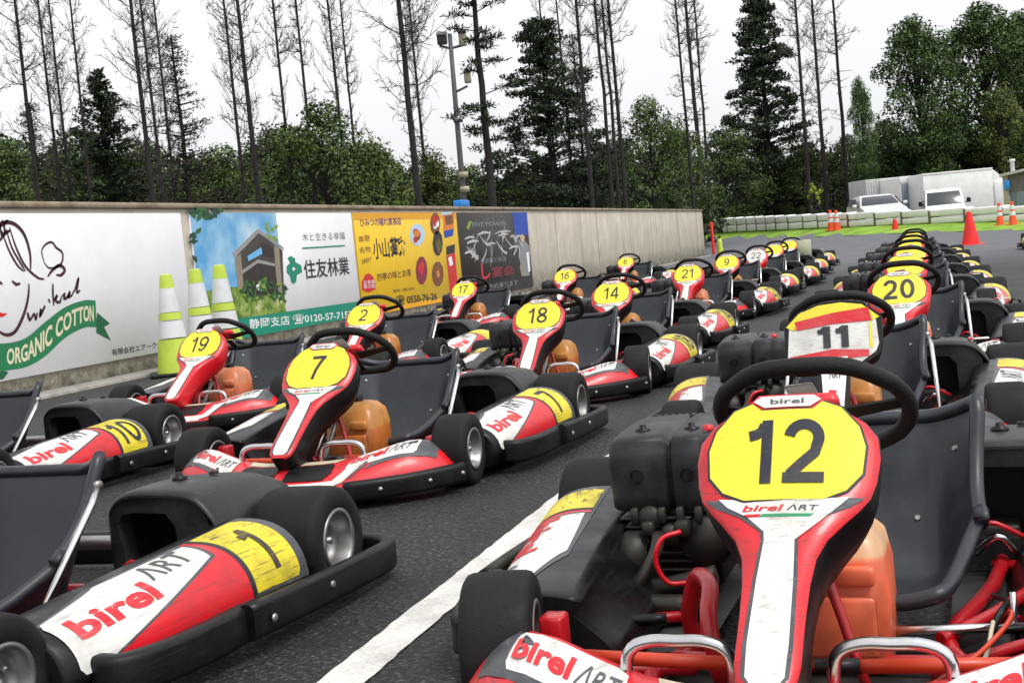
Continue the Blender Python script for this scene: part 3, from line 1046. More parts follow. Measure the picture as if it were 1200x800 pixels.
def make_kart(style='black', tank='tank_amber', steer=0.0):
    root = empty('racing_kart')
    if style == 'screen':
        make_screen(root)
    else:
        p = panel_body(M['red'], M['black'] if style in ('black',) else M['red_side'], 'number_panel', root)
        panel_sticker(p, 'white' if style == 'white' else 'yellow')
    make_nose(root)
    for s in (1, -1):
        make_pod(root, s)
    make_bumpers(root)
    for x, y, r, w, s in ((.528, -.53, .130, .130, 1), (-.528, -.53, .130, .130, -1), (.625, .525, .140, .195, 1), (-.625, .525, .140, .195, -1)):
        make_wheel(root, x, y, r, w, s, steer if y < 0 else 0)
    make_seat(root)
    make_tank(root, M[tank])
    make_steering(root, -.012 if style == 'screen' else 0.0)
    make_frame(root)
    make_engine(root)
    make_fairing(root, style in ('screen', 'red'))
    return root


def make_screen(parent):
    """upright rectangular number screen: white with red bands and a yellow brow"""
    w = .150

    def mp(x, s, off=0.0):
        y = -.565 + .55 * (s - .10) * .62; z = .352 + s * .80
        n = Vector((0, -.82, .57))
        return Vector((x, y + .3 * x * x, z)) + n * off
    mb = MB()
    out = [(-.135, -.01), (.085, -.01), (.150, .04), (.160, .09), (.160, .19), (.105, .248), (.03, .262), (-.05, .255), (-.115, .225), (-.160, .17), (-.160, .02)]
    front = [mp(a, b) for a, b in out]; back = [mp(a * .94, b * .96 + .004, -.05) for a, b in out]
    mb.rings(M['black'], [back, [mp(a, b, -.008) for a, b in out], [mp(a * .985, .004 + b * .985, 0) for a, b in out]])
    p = mb.build('number_panel', parent)
    st = MB()
    fl = lambda m, pts, o: st.flat(M[m], pts, mp, o, .04, .04)
    fl('white', [(-.120, .004), (.075, .002), (.135, .05), (.146, .08), (.140, .18), (.10, .235), (-.10, .225), (-.142, .165), (-.150, .03)], .0015)
    fl('yellow', [(-.152, .166), (-.126, .150), (-.123, .185), (0, .212), (.118, .2275), (.128, .172), (.152, .185), (.098, .240), (.03, .2535), (-.044, .247), (-.108, .218)], .0030)
    fl('red_ink', [(-.123, .185), (-.116, .150), (0, .168), (.128, .172), (.118, .2275), (0, .213)], .0035)
    fl('red_ink', [(-.142, .045), (-.142, .020), (0, .026), (.113, .032), (.113, .058), (0, .068)], .0030)
    fl('yellow', [(.116, .066), (.126, .066), (.126, .168), (.118, .168)], .0034)
    st.build('panel_sticker', p)
    nb = MB()
    for i, st_ in enumerate(digits('11', .086, .74, .22)):
        nb.flat(M['ink'], xf(st_, .0, .116), mp, 0.0050 + .0002 * i, .05, .05)
    nb.build('number', p)
    # leg below the screen with its small card
    lg = MB()
    lg.prism(M['black'], [(-.05, -.56, .40), (.05, -.56, .40), (.04, -.90, .15), (-.04, -.90, .15)], (0, .03, -.05))
    lo = lg.build('panel_leg', parent)

    def lm(x, s):
        return Vector((x, -.90 + .34 * s, .15 + .25 * s))
    c = MB()
    c.flat(M['white'], [(-.028, .25), (.028, .25), (.046, .985), (-.046, .985)], lm, .0030)
    c.flat(M['red_ink'], xf(fit_text('birel', .05, .07, .02), 0, .90), lm, .0045)
    c.flat(M['ink'], xf(fit_text('ΛRT', .04, .09, .02), .004, .72), lm, .0045)
    c.flat(M['red_ink'], [(-.018, .45), (.006, .44), (.008, .54), (-.016, .55)], lm, .0045)
    c.build('card', lo)
    return p
# ------------------------------------------------------------------ setting: ground, track, line, bank
def asphalt():
    m, nt, b = new_mat('asphalt')
    tc = N(nt, 'TexCoord')
    v = N(nt, 'TexVoronoi', Scale=70.0); v.feature = 'F1'
    n = N(nt, 'TexNoise', Scale=1.1, Detail=6.0, Roughness=0.6)
    n2 = N(nt, 'TexNoise', Scale=75.0, Detail=5.0, Roughness=0.8)
    n3 = N(nt, 'TexNoise', Scale=42.0, Detail=5.0, Roughness=0.75)
    for q in (v, n, n2, n3):
        nt.links.new(tc.outputs['Object'], q.inputs['Vector'])
    st = ramp(nt, n2.outputs[0], [(0.38, (0.002, 0.002, 0.0025)), (0.49, (0.013, 0.013, 0.014)), (0.57, (0.050, 0.050, 0.052)), (0.68, (0.24, 0.235, 0.23))])
    vc = ramp(nt, v.outputs['Color'], [(0.2, g(0.55)), (0.8, g(1.35))])
    c = mixc(nt, 1.0, st.outputs[0], vc.outputs[0], 'MULTIPLY')
    big = ramp(nt, n.outputs[0], [(0.35, g(0.78)), (0.65, g(1.12))])
    c = mixc(nt, 1.0, c, big.outputs[0], 'MULTIPLY')
    mid = ramp(nt, n3.outputs[0], [(0.3, g(0.7)), (0.7, g(1.2))])
    c = mixc(nt, 1.0, c, mid.outputs[0], 'MULTIPLY')
    n6 = N(nt, 'TexNoise', Scale=0.55, Detail=7.0, Roughness=0.7); nt.links.new(tc.outputs['Object'], n6.inputs['Vector'])
    damp = ramp(nt, n6.outputs[0], [(0.40, g(0.45)), (0.50, g(1.0))])
    c = mixc(nt, 1.0, c, damp.outputs[0], 'MULTIPLY')
    # tarmac turns paler and more even further out along the track
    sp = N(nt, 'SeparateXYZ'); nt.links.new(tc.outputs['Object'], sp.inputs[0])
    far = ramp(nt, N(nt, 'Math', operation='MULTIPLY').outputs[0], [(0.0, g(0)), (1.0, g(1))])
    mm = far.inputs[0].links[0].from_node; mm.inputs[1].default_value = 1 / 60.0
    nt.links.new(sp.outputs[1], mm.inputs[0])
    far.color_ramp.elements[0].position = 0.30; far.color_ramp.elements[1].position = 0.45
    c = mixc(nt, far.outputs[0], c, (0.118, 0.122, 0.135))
    nt.links.new(c, b.inputs['Base Color'])
    rr = ramp(nt, n.outputs[0], [(0.3, g(0.50)), (0.7, g(0.72))])
    nt.links.new(rr.outputs[0], b.inputs['Roughness'])
    bp = N(nt, 'Bump', Strength=1.0, Distance=0.010)
    ad = N(nt, 'Math', operation='ADD'); nt.links.new(n2.outputs[0], ad.inputs[0]); nt.links.new(v.outputs['Distance'], ad.inputs[1])
    nt.links.new(ad.outputs[0], bp.inputs['Height']); nt.links.new(bp.outputs[0], b.inputs['Normal'])
    return m


def noise_mat(name, stops, scale=6.0, rough=0.8, detail=8.0, bump=0.0, stretch=(1, 1, 1), bscale=60.0):
    m, nt, b = new_mat(name)
    tc = N(nt, 'TexCoord'); mp = N(nt, 'Mapping'); mp.inputs['Scale'].default_value = stretch
    nt.links.new(tc.outputs['Object'], mp.inputs[0])
    n = N(nt, 'TexNoise', Scale=scale, Detail=detail, Roughness=0.65)
    nt.links.new(mp.outputs[0], n.inputs['Vector'])
    r = ramp(nt, n.outputs[0], stops)
    nt.links.new(r.outputs[0], b.inputs['Base Color'])
    b.inputs['Roughness'].default_value = rough
    b.inputs['Specular IOR Level'].default_value = 0.3
    if bump:
        n2 = N(nt, 'TexNoise', Scale=bscale, Detail=5.0)
        nt.links.new(tc.outputs['Object'], n2.inputs['Vector'])
        bp = N(nt, 'Bump', Strength=bump, Distance=0.01)
        nt.links.new(n2.outputs[0], bp.inputs['Height']); nt.links.new(bp.outputs[0], b.inputs['Normal'])
    return m


def line_paint():
    m, nt, b = new_mat('road_line_paint')
    tc = N(nt, 'TexCoord')
    n = N(nt, 'TexNoise', Scale=130.0, Detail=5.0, Roughness=0.7)
    n2 = N(nt, 'TexNoise', Scale=7.0, Detail=6.0)
    for q in (n, n2):
        nt.links.new(tc.outputs['Object'], q.inputs['Vector'])
    c = ramp(nt, n.outputs[0], [(0.28, (0.10, 0.095, 0.09)), (0.37, (0.60, 0.58, 0.54)), (0.6, (0.78, 0.76, 0.72))])
    d = ramp(nt, n2.outputs[0], [(0.35, g(0.72)), (0.6, g(1))])
    nt.links.new(mixc(nt, 1.0, c.outputs[0], d.outputs[0], 'MULTIPLY'), b.inputs['Base Color'])
    b.inputs['Roughness'].default_value = 0.7
    bp = N(nt, 'Bump', Strength=0.6, Distance=0.004)
    nt.links.new(n.outputs[0], bp.inputs['Height']); nt.links.new(bp.outputs[0], b.inputs['Normal'])
    return m


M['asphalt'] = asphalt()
M['line'] = line_paint()
M['grass'] = noise_mat('mown_grass', [(0.3, (0.09, 0.17, 0.015)), (0.5, (0.20, 0.36, 0.03)), (0.7, (0.36, 0.46, 0.07))], 0.9, 0.9, stretch=(1, 1, 1))
M['dirt'] = noise_mat('forest_floor', [(0.3, (0.018, 0.022, 0.012)), (0.7, (0.05, 0.05, 0.028))], 0.7, 0.95)

# distance marks along rays: pixel column -> (depth of tarmac edge, its pixel y, depth of barrier, its base pixel y)
EDGE = [(700, 84, 294, 90, 285), (835, 70, 283, 75, 273.5), (920, 55, 279.5, 60, 269.5), (1000, 46, 276.5, 51, 266), (1100, 41, 272.5, 45, 262), (1190, 37, 271.5, 41, 260), (1300, 34, 270, 38, 257)]
E_PTS = [at_d(px, y1, d1) for px, d1, y1, d2, y2 in EDGE]
B_PTS = [at_d(px, y2, d2) for px, d1, y1, d2, y2 in EDGE]


def az(p):
    return math.atan2(p.x, p.y)


E_TAB = sorted([(az(p), math.hypot(p.x, p.y), p.z) for p in E_PTS])
B_TAB = sorted([(az(p), math.hypot(p.x, p.y), p.z) for p in B_PTS])
A_MIN, A_MAX = E_TAB[0][0], E_TAB[-1][0]


def ground_z(x, y):
    a = math.atan2(x, y); r = math.hypot(x, y)
    if y < 0:
        return 0.0
    re, ze = lerp_table(E_TAB, a); rb, zb = lerp_table(B_TAB, a)
    k = 1.0
    if a < A_MIN:
        k = max(0.0, 1 - (A_MIN - a) / 0.12)
    if a > A_MAX:
        k = max(0.0, 1 - (a - A_MAX) / 0.5)
    if r < re:
        t = max(0, (r / re - .5) / .5)
        z = ze * t * t
    elif r < rb:
        z = ze + (zb - ze) * (r - re) / (rb - re)
    else:
        z = zb + min(.25, (r - rb) * .02)
    return z * k


def ground():
    A = [math.radians(-180 + 6 * i) for i in range(19)] + [math.radians(a) for a in np.arange(-66, 46, 1.0)] + [math.radians(48 + 6 * i) for i in range(22)]
    A = [a for a in A if a < math.radians(178)]
    Rr = [0.3, 1, 2, 4, 7, 11, 16, 20, 24, 27, 30, 33, 36, 39, 42, 45, 48, 52, 56, 60, 65, 70, 75, 80, 90, 105, 130, 170, 240, 400, 900]
    V = [(0, 0, 0)]; Fq = []
    for r in Rr:
        for a in A:
            x, y = r * math.sin(a), r * math.cos(a)
            V.append((x, y, ground_z(x, y)))
    n = len(A)
    for i in range(len(Rr) - 1):
        for j in range(n):
            k = (j + 1) % n
            Fq.append((1 + i * n + j, 1 + (i + 1) * n + j, 1 + (i + 1) * n + k, 1 + i * n + k))
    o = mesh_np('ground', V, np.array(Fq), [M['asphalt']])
    tag(o, kind='structure')
    # centre fan
    bm = bmesh.new(); bm.from_mesh(o.data); bm.verts.ensure_lookup_table()
    for j in range(n):
        bm.faces.new([bm.verts[0], bm.verts[1 + j], bm.verts[1 + (j + 1) % n]])
    bmesh.ops.recalc_face_normals(bm, faces=list(bm.faces))
    bm.to_mesh(o.data); bm.free()
    return o


ground()

# mown strip between the track edge and the barrier, and the rough ground beyond it
def strip(name, m, r0, r1, n_r, a0, a1, lift):
    V = []; Fq = []
    As = np.arange(a0, a1, math.radians(.5))
    for a in As:
        for i in range(n_r + 1):
            t = i / n_r
            r = r0(a) + (r1(a) - r0(a)) * t
            x, y = r * math.sin(a), r * math.cos(a)
            V.append((x, y, ground_z(x, y) + lift))
    k = n_r + 1
    for i in range(len(As) - 1):
        for j in range(n_r):
            Fq.append((i * k + j, i * k + j + 1, (i + 1) * k + j + 1, (i + 1) * k + j))
    o = mesh_np(name, V, np.array(Fq), [m])
    return o


re_ = lambda a: lerp_table(E_TAB, a)[0]
rb_ = lambda a: lerp_table(B_TAB, a)[0]
o = strip('grass', M['grass'], lambda a: re_(a) - .1, lambda a: rb_(a) + 3, 14, A_MIN, A_MAX + .2, .03); tag(o, kind='structure')
o = strip('field', M['dirt'], lambda a: rb_(a) + 3, lambda a: 500, 26, math.radians(-20), A_MAX + .5, .035); tag(o, kind='structure')
# leaf litter behind the pit wall
mb = MB(); mb.box(M['dirt'], (-200, -20, -.3), (-7.35, 130, .012)); o = mb.build('land'); tag(o, kind='structure')

# white painted line between the two kart columns
pA, pB = (at_z(400, 800) + at_z(520, 770)) / 2, at_z(640, 600)
mb = MB()
LX = -1.165; LW = .052
bm = mb.bm
ys = [0.8 + .035 * i for i in range(157)]
row = [[bm.verts.new((LX + s * (LW + random.uniform(-.0028, .0028)), y, .004)) for s in (-1, 1)] for y in ys]
fs = [bm.faces.new([a[0], a[1], b[1], b[0]]) for a, b in zip(row, row[1:])]
mb._fin(fs, M['line'])
o = mb.build('road_line'); tag(o, kind='structure')
mb = MB()                                       # short cross bar at the bay's end
mb.flat(M['line'], [(-1.22, 6.22), (-.55, 6.22), (-.55, 6.32), (-1.22, 6.32)], lambda u, v: Vector((u, v, .0045)), 0)
o = mb.build('road_line'); tag(o, kind='structure')

# ------------------------------------------------------------------ pit wall with its boards
WX = -7.08                                      # track side face of the wall
WY0, WY1 = 2.0, at_x(822, 243, WX).y
hT = at_x(0, 236, WX).z
WH = hT


def concrete():
    m, nt, b = new_mat('stained_concrete')
    tc = N(nt, 'TexCoord'); sp = N(nt, 'SeparateXYZ'); nt.links.new(tc.outputs['Object'], sp.inputs[0])
    n = N(nt, 'TexNoise', Scale=2.2, Detail=9.0, Roughness=0.65)
    mp = N(nt, 'Mapping'); mp.inputs['Scale'].default_value = (1, 1.5, .10)
    nt.links.new(tc.outputs['Object'], mp.inputs[0])
    n2 = N(nt, 'TexNoise', Scale=1.6, Detail=6.0, Roughness=0.7)
    nt.links.new(tc.outputs['Object'], n.inputs['Vector']); nt.links.new(mp.outputs[0], n2.inputs['Vector'])
    n5 = N(nt, 'TexNoise', Scale=9.0, Detail=9.0, Roughness=0.75); nt.links.new(tc.outputs['Object'], n5.inputs['Vector'])
    c0 = ramp(nt, n.outputs[0], [(0.3, (0.44, 0.395, 0.315)), (0.7, (0.60, 0.55, 0.46))])
    s = ramp(nt, n2.outputs[0], [(0.45, g(0)), (0.74, g(0.5))])
    c = mixc(nt, s.outputs[0], c0.outputs[0], (0.29, 0.26, 0.21))
    # blotchy dark olive tone, stronger towards the foot of the wall
    foot = ramp(nt, sp.outputs[2], [(0.0, g(1)), (0.45, g(0))])
    fn = N(nt, 'Math', operation='MULTIPLY'); nt.links.new(foot.outputs[0], fn.inputs[0])
    r5 = ramp(nt, n5.outputs[0], [(0.38, g(0.1)), (0.6, g(0.95))]); nt.links.new(r5.outputs[0], fn.inputs[1])
    c = mixc(nt, fn.outputs[0], c, (0.045, 0.046, 0.026))
    nt.links.new(c, b.inputs['Base Color'])
    b.inputs['Roughness'].default_value = 0.85
    bp = N(nt, 'Bump', Strength=0.5, Distance=0.02); nt.links.new(n5.outputs[0], bp.inputs['Height']); nt.links.new(bp.outputs[0], b.inputs['Normal'])
    return m


M['concrete'] = concrete()
M['coping'] = noise_mat('rust_stained_coping', [(0.3, (0.16, 0.12, 0.08)), (0.55, (0.34, 0.28, 0.21)), (0.75, (0.22, 0.15, 0.09))], 3.0, 0.85, bump=.4)
M['kerb'] = noise_mat('pale_gravelly_kerb', [(0.3, (0.20, 0.19, 0.165)), (0.7, (0.38, 0.36, 0.33))], 8.0, 0.9, bump=.6)

w = MB()
ys = list(np.arange(WY0, WY1, 4.0)) + [WY1]
w.box(M['concrete'], (WX - .16, WY0, -.1), (WX, WY1, WH - .05), .006, 1)
wall_o = w.build('concrete_wall')
tag(wall_o, 'long low stained concrete wall behind the karts, carrying the advertising boards', 'wall')
c = MB(); c.box(M['coping'], (WX - .19, WY0 - .02, WH - .052), (WX + .035, WY1 + .02, WH), .008, 1)
c.build('coping', wall_o)
jn = MB()
for y in np.arange(26.0, WY1, 3.6):
    jn.box(M['coping'], (WX - .004, y - .012, .05), (WX + .003, y + .012, WH - .06))
jn.build('joint', wall_o)
k = MB(); k.box(M['kerb'], (WX + .002, WY0, -.1), (WX + .34, WY1, .028), .01, 1)
tag(k.build('kerb'), kind='structure')


def wall_y(px, py):
    return at_x(px, py, WX + .03).y


def wpt(px, py):
    p = at_x(px, py, WX + .03)
    return p.y, p.z


BOARD_T = .028


def board(name, pxl, pxr, top_px, bot_px, label, base_mat):
    """one printed board: (pixel of left top, right top, bottom) give its place on the wall"""
    y0 = wall_y(*pxl); y1 = wall_y(*pxr)
    z1 = top_px; z0 = bot_px
    mb = MB(); mb.box(base_mat, (WX + .002, y0, z0), (WX + BOARD_T, y1, z1), .004, 1)
    o = mb.build(name)
    tag(o, label, 'sign', 'advertising boards along the wall')
    mp = lambda u, v: Vector((WX + BOARD_T + .0005, y0 + u * (y1 - y0), z0 + v * (z1 - z0)))
    return o, mp, (y1 - y0), (z1 - z0)


def vinyl(name, col, rough=.45, var=.06):
    return worn(name, col, rough, .10, tuple(c * .5 for c in col), var=var)


V = {k: vinyl('board_' + k, c) for k, c in dict(white=(.90, .90, .93), pale=(.70, .71, .76), maroon=(.05, .006, .012), lip=(.75, .01, .01), green=(.012, .20, .075), green_dark=(.006, .11, .045),
     cream=(.78, .72, .50), teal=(.0, .26, .16), black=(.015, .015, .017), gray=(.25, .26, .28), gold=(.86, .55, .02), gold_edge=(.85, .40, .01), purple=(.16, .05, .25), red=(.62, .015, .02), brown=(.20, .07, .02),
     orange=(.75, .22, .03), blue=(.01, .06, .42), sky=(.16, .50, .84), sky_pale=(.50, .72, .90), leaf=(.03, .13, .02), leaf_dark=(.01, .06, .03), lawn=(.22, .36, .04), wood=(.055, .048, .040), roofgray=(.33, .32, .31), wine=(.24, .015, .045),
     char=(.026, .020, .019), chalk=(.55, .55, .54), skin=(.62, .42, .28), tan=(.30, .25, .18)).items()}


def ribbon(mb, m, pts, w, mp, off, aspect, smooth=8, taper=True):
    """a brush line on the board; aspect = board width / height in (u, v)"""
    P = catmull([Vector((a, b, 0)) for a, b in pts], smooth)
    L, Rr = [], []
    n = len(P)
    for i in range(n):
        t = (P[min(n - 1, i + 1)] - P[max(0, i - 1)])
        t = Vector((t.x * aspect, t.y, 0)).normalized()
        k = w * (1 if not taper else .35 + .65 * math.sin(PI * min(1, (i + .5) / n)) ** .6)
        L.append((P[i].x - t.y * k / aspect, P[i].y + t.x * k)); Rr.append((P[i].x + t.y * k / aspect, P[i].y - t.x * k))
    verts = L + Rr
    faces = [(i, n + i, n + i + 1, i + 1) for i in range(n - 1)]
    mb.flat(m, (verts, faces), mp, off)


def T2(mb, m, body, u, v, wu, hv, mp, off=.003, bold=0.0, shear=0.0, rot=0.0, bend=None):
    t = fit_text(body, wu, hv, bold, shear)
    Vv = [(u + x, v + y + (bend(x / wu) if bend else 0)) for x, y in t[0]]
    mb.flat(m, (Vv, t[1]), mp, off, wu / 12 if bend else None, None)


zt_ = WH - .10
# --- board 1: line drawing of a lady, script and a green ribbon
zb1 = at_x(2, 447, WX + .03).z
BY0 = 4.2
b1y1 = wall_y(211, 244)
mb = MB(); mb.box(V['white'], (WX + .002, BY0, zb1), (WX + BOARD_T, b1y1, zt_), .004, 1)
b1 = mb.build('sign_board'); tag(b1, 'white board with a line drawn lady, script lettering and green ORGANIC COTTON ribbon', 'sign', 'advertising boards along the wall')
mp1 = lambda u, v: Vector((WX + BOARD_T + .0005, BY0 + u * (b1y1 - BY0), zb1 + v * (zt_ - zb1)))
asp1 = (b1y1 - BY0) / (zt_ - zb1)


def uv1(px, py):
    p = at_x(px, py, WX + .03)
    return ((p.y - BY0) / (b1y1 - BY0), (p.z - zb1) / (zt_ - zb1))


art = MB()
S = lambda pts, w=.012, m='maroon', tp=True: ribbon(art, V[m], [uv1(*p) for p in pts], w, mp1, .0020, asp1, 8, tp)
S([(-6, 274), (4, 262), (16, 262), (28, 274), (35, 296), (36, 316)], .013)
S([(2, 270), (10, 292), (20, 310), (28, 318)], .008); S([(7, 268), (14, 290), (24, 308), (30, 318)], .008)
S([(11, 266), (19, 290), (30, 312), (44, 325), (52, 327)], .009)
S([(2, 277), (0, 264), (4, 258)], .010); S([(6, 276), (5, 262), (10, 258)], .010); S([(0, 282), (5, 274), (12, 270)], .012)
S([(34, 332), (33, 348), (28, 368), (18, 388), (6, 392), (-6, 384)], .012)
S([(32, 366), (35, 376)], .012)
S([(14, 329), (19, 333), (24, 332)], .010); S([(-2, 329), (3, 333)], .008)
S([(52, 308), (49, 294), (54, 286), (61, 284), (66, 290), (73, 296), (73, 306), (68, 312), (58, 314), (52, 308)], .008)
S([(56, 324), (62, 316), (70, 311), (76, 316), (72, 322), (66, 322)], .012)
# script lettering
S([(35, 376), (40, 368), (42, 374), (44, 366)], .010); S([(46, 372), (48, 362), (47, 370), (52, 360), (53, 358)], .010)
S([(57, 353), (58.5, 352)], .014, tp=False)
S([(63, 358), (62, 342), (62, 332)], .010); S([(63, 352), (67, 346), (65, 352), (70, 354), (72, 348)], .010)
S([(72, 348), (76, 344), (75, 350), (79, 348), (82, 342), (80, 348), (84, 346), (87, 340)], .010); S([(87, 342), (92, 326), (90, 342), (94, 340)], .010)
art.flat(V['lip'], [uv1(*p) for p in [(-4, 364), (3, 367), (9, 367), (4, 371), (-4, 372)]], mp1, .0022)


def rib(u):                                        # top / bottom edge of the green ribbon in photo pixels
    return (uv1(*u[0]), uv1(*u[1]))


top = [(-12, 402), (8, 402), (30, 396), (52, 378), (76, 360), (98, 352), (112, 352)]
bot = [(-12, 438), (8, 434), (30, 430), (52, 418), (76, 396), (98, 384), (113, 383)]
A_ = catmull([Vector((*p, 0)) for p in top], 6); B_ = catmull([Vector((*p, 0)) for p in bot], 6)
vv = [uv1(p.x, p.y) for p in A_] + [uv1(p.x, p.y) for p in B_]
n_ = len(A_)
art.flat(V['green_dark'], [uv1(*p) for p in [(113, 374), (114, 366), (129, 379), (122, 383), (130, 399), (113, 390)]], mp1, .0016)
art.flat(V['green'], (vv, [(i, n_ + i, n_ + i + 1, i + 1) for i in range(n_ - 1)]), mp1, .0024)
art.flat(V['green_dark'], [uv1(*p) for p in [(-8, 440), (4, 434), (10, 436), (4, 444), (-6, 446)]], mp1, .0016)
t = fit_text('ORGANIC COTTON', 1.0, 1.0, .03)
vt = []
for x, y in t[0]:
    k = (x + .5) * .80 + .165
    f_ = k * (n_ - 1); i = min(n_ - 2, int(f_)); fr = f_ - i
    a = A_[i].lerp(A_[i + 1], fr); b_ = B_[i].lerp(B_[i + 1], fr)
    p = b_.lerp(a, .5 + y * .60)
    vt.append(uv1(p.x, p.y))
art.flat(V['cream'], (vt, t[1]), mp1, .0036)
u0, v0 = uv1(131, 413); u1, v1 = uv1(196, 402)
t = fit_text('有限会社エアークール', 1, 1, .01)
art.flat(V['black'], ([(u0 + (x + .5) * (u1 - u0), v0 + (x + .5) * (v1 - v0) + y * .045) for x, y in t[0]], t[1]), mp1, .002)
art.build('artwork', b1)

# --- board 2: photograph of a house, white panel with a green diamond, green foot band
y20, y21 = wall_y(222, 245), wall_y(411, 245)
zb2 = at_x(345, 385, WX + .03).z
mb = MB(); mb.box(V['white'], (WX + .002, y20, zb2), (WX + BOARD_T, y21, zt_), .004, 1)
b2 = mb.build('sign_board'); tag(b2, 'board with a house photo, a green diamond emblem and a green telephone band', 'sign', 'advertising boards along the wall')
mp2 = lambda u, v: Vector((WX + BOARD_T + .0005, y20 + u * (y21 - y20), zb2 + v * (zt_ - zb2)))
asp2 = (y21 - y20) / (zt_ - zb2)
uv2 = lambda px, py: ((at_x(px, py, WX + .03).y - y20) / (y21 - y20), (at_x(px, py, WX + .03).z - zb2) / (zt_ - zb2))
art = MB()
q2 = lambda m, pts, off=.002: art.flat(V[m], [uv2(*p) for p in pts], mp2, off)
def grad_sky():
    m, nt, b = new_mat('printed_sky_photo')
    tc = N(nt, 'TexCoord'); n = N(nt, 'TexNoise', Scale=1.6, Detail=6.0); nt.links.new(tc.outputs['Object'], n.inputs['Vector'])
    r = ramp(nt, n.outputs[0], [(0.36, (.09, .36, .68)), (0.52, (.34, .60, .80)), (0.66, (.70, .78, .80))])
    nt.links.new(r.outputs[0], b.inputs['Base Color']); b.inputs['Roughness'].default_value = .4
    return m
def grad_lawn():
    m, nt, b = new_mat('printed_garden_photo')
    tc = N(nt, 'TexCoord'); n = N(nt, 'TexNoise', Scale=7.0, Detail=7.0, Roughness=.7); nt.links.new(tc.outputs['Object'], n.inputs['Vector'])
    r = ramp(nt, n.outputs[0], [(0.35, (.03, .10, .01)), (0.5, (.16, .28, .03)), (0.62, (.42, .46, .14)), (0.72, (.7, .7, .62))])
    nt.links.new(r.outputs[0], b.inputs['Base Color']); b.inputs['Roughness'].default_value = .4
    return m
V['skyphoto'] = grad_sky(); V['lawnphoto'] = grad_lawn()
art.flat(V['skyphoto'], [(0, .0), (.47, .0), (.47, 1), (0, 1)], mp2, .0010)
art.flat(V['lawnphoto'], [(0, .0), (.47, .0), (.47, .34), (.30, .40), (.12, .42), (0, .40)], mp2, .0016)
q2('roofgray', [(272, 297), (302, 268), (331, 289), (333, 293), (303, 273), (275, 302)], .0030)
q2('wood', [(277, 300), (303, 273), (331, 293), (333, 345), (286, 348)], .0020)
q2('tan', [(275, 302), (282, 297), (286, 340), (279, 338)], .0024); q2('tan', [(321, 287), (327, 291), (331, 343), (325, 344)], .0026)
q2('char', [(284, 318), (303, 306), (322, 310), (326, 344), (287, 346)], .0026); q2('sky', [(290, 300), (307, 289), (308, 297), (291, 306)], .0028)
q2('roofgray', [(283, 317), (302, 304), (322, 309), (322, 312), (302, 308), (284, 321)], .0032); q2('char', [(305, 283), (320, 290), (321, 303), (308, 300)], .0028)
q2('white', [(300, 334), (306, 331), (308, 340), (301, 341)], .0034); q2('lawnphoto', [(302, 330), (312, 324), (314, 338), (304, 342)], .0033)
for i in range(26):
    px = 224 + random.random() * 34; py = 244 + random.random() * 12 if random.random() < .7 else 250 + random.random() * 60
    if py > 258: px = 224 + random.random() * 10
    a = random.random() * PI
    q2(random.choice(['leaf', 'leaf_dark']), [(px + 6 * _c(a), py + 5 * _s(a)), (px - 3 * _s(a), py + 3 * _c(a)), (px - 6 * _c(a), py - 5 * _s(a)), (px + 3 * _s(a), py - 3 * _c(a))], .0030 + .0001 * i)
for i in range(70):                                # planting round the house
    px = 284 + random.random() * 50; py = 330 + random.random() * 24; a = random.random() * PI; r_ = 2 + 2.5 * random.random()
    q2(random.choice(['leaf', 'leaf_dark', 'lawn', 'leaf']), [(px + r_ * _c(a), py + r_ * _s(a)), (px - r_ * .5 * _s(a), py + r_ * .5 * _c(a)), (px - r_ * _c(a), py - r_ * _s(a)), (px + r_ * .5 * _s(a), py - r_ * .5 * _c(a))], .0050 + .00008 * i)
for i in range(9):
    px = 312 + random.random() * 12; py = 262 + random.random() * 20; a = random.random() * PI
    q2('lawn', [(px + 4 * _c(a), py + 4 * _s(a)), (px - 2 * _s(a), py + 2 * _c(a)), (px - 4 * _c(a), py - 4 * _s(a)), (px + 2 * _s(a), py - 2 * _c(a))], .0036 + .0001 * i)
art.flat(V['teal'], [(0, -.0), (1, -.0), (1, .145), (0, .165)], mp2, .0040)
q2('teal', [(337, 302), (341, 300), (346, 303), (346, 307), (353, 311), (354, 319), (348, 322), (347, 330), (344, 333), (341, 330), (340, 324), (336, 319), (336, 312), (340, 308)], .0020)
q2('white', [(342, 315), (344, 312.5), (346, 315), (344, 318)], .0030)
def T2px(uvf, mp, m, body, x0, y0, x1, y1, h, off=.003, bold=0.0):
    """lettering set along the photo's pixel baseline middle (x0,y0)-(x1,y1), h pixels tall"""
    a = Vector(uvf(x0, y0)); b = Vector(uvf(x1, y1))
    hv = abs(uvf((x0 + x1) / 2, (y0 + y1) / 2 - h / 2)[1] - uvf((x0 + x1) / 2, (y0 + y1) / 2 + h / 2)[1])
    t = fit_text(body, 1, 1, bold)
    art.flat(m, ([(a.x + (x + .5) * (b.x - a.x), a.y + (x + .5) * (b.y - a.y) + y * hv) for x, y in t[0]], t[1]), mp, off)
T2px(uv2, mp2, V['gray'], '木と生きる幸福', 354, 278, 404, 276, 9)
q2('teal', [(354, 290), (404, 287), (404, 288.6), (354, 291.8)], .003)
T2px(uv2, mp2, V['black'], '住友林業', 356, 316, 409, 311, 22, .003, .015)
T2px(uv2, mp2, V['white'], '静岡支店 ☎0120-57-7155', 292, 380, 412, 368, 12, .0055, .01)
art.build('artwork', b2)

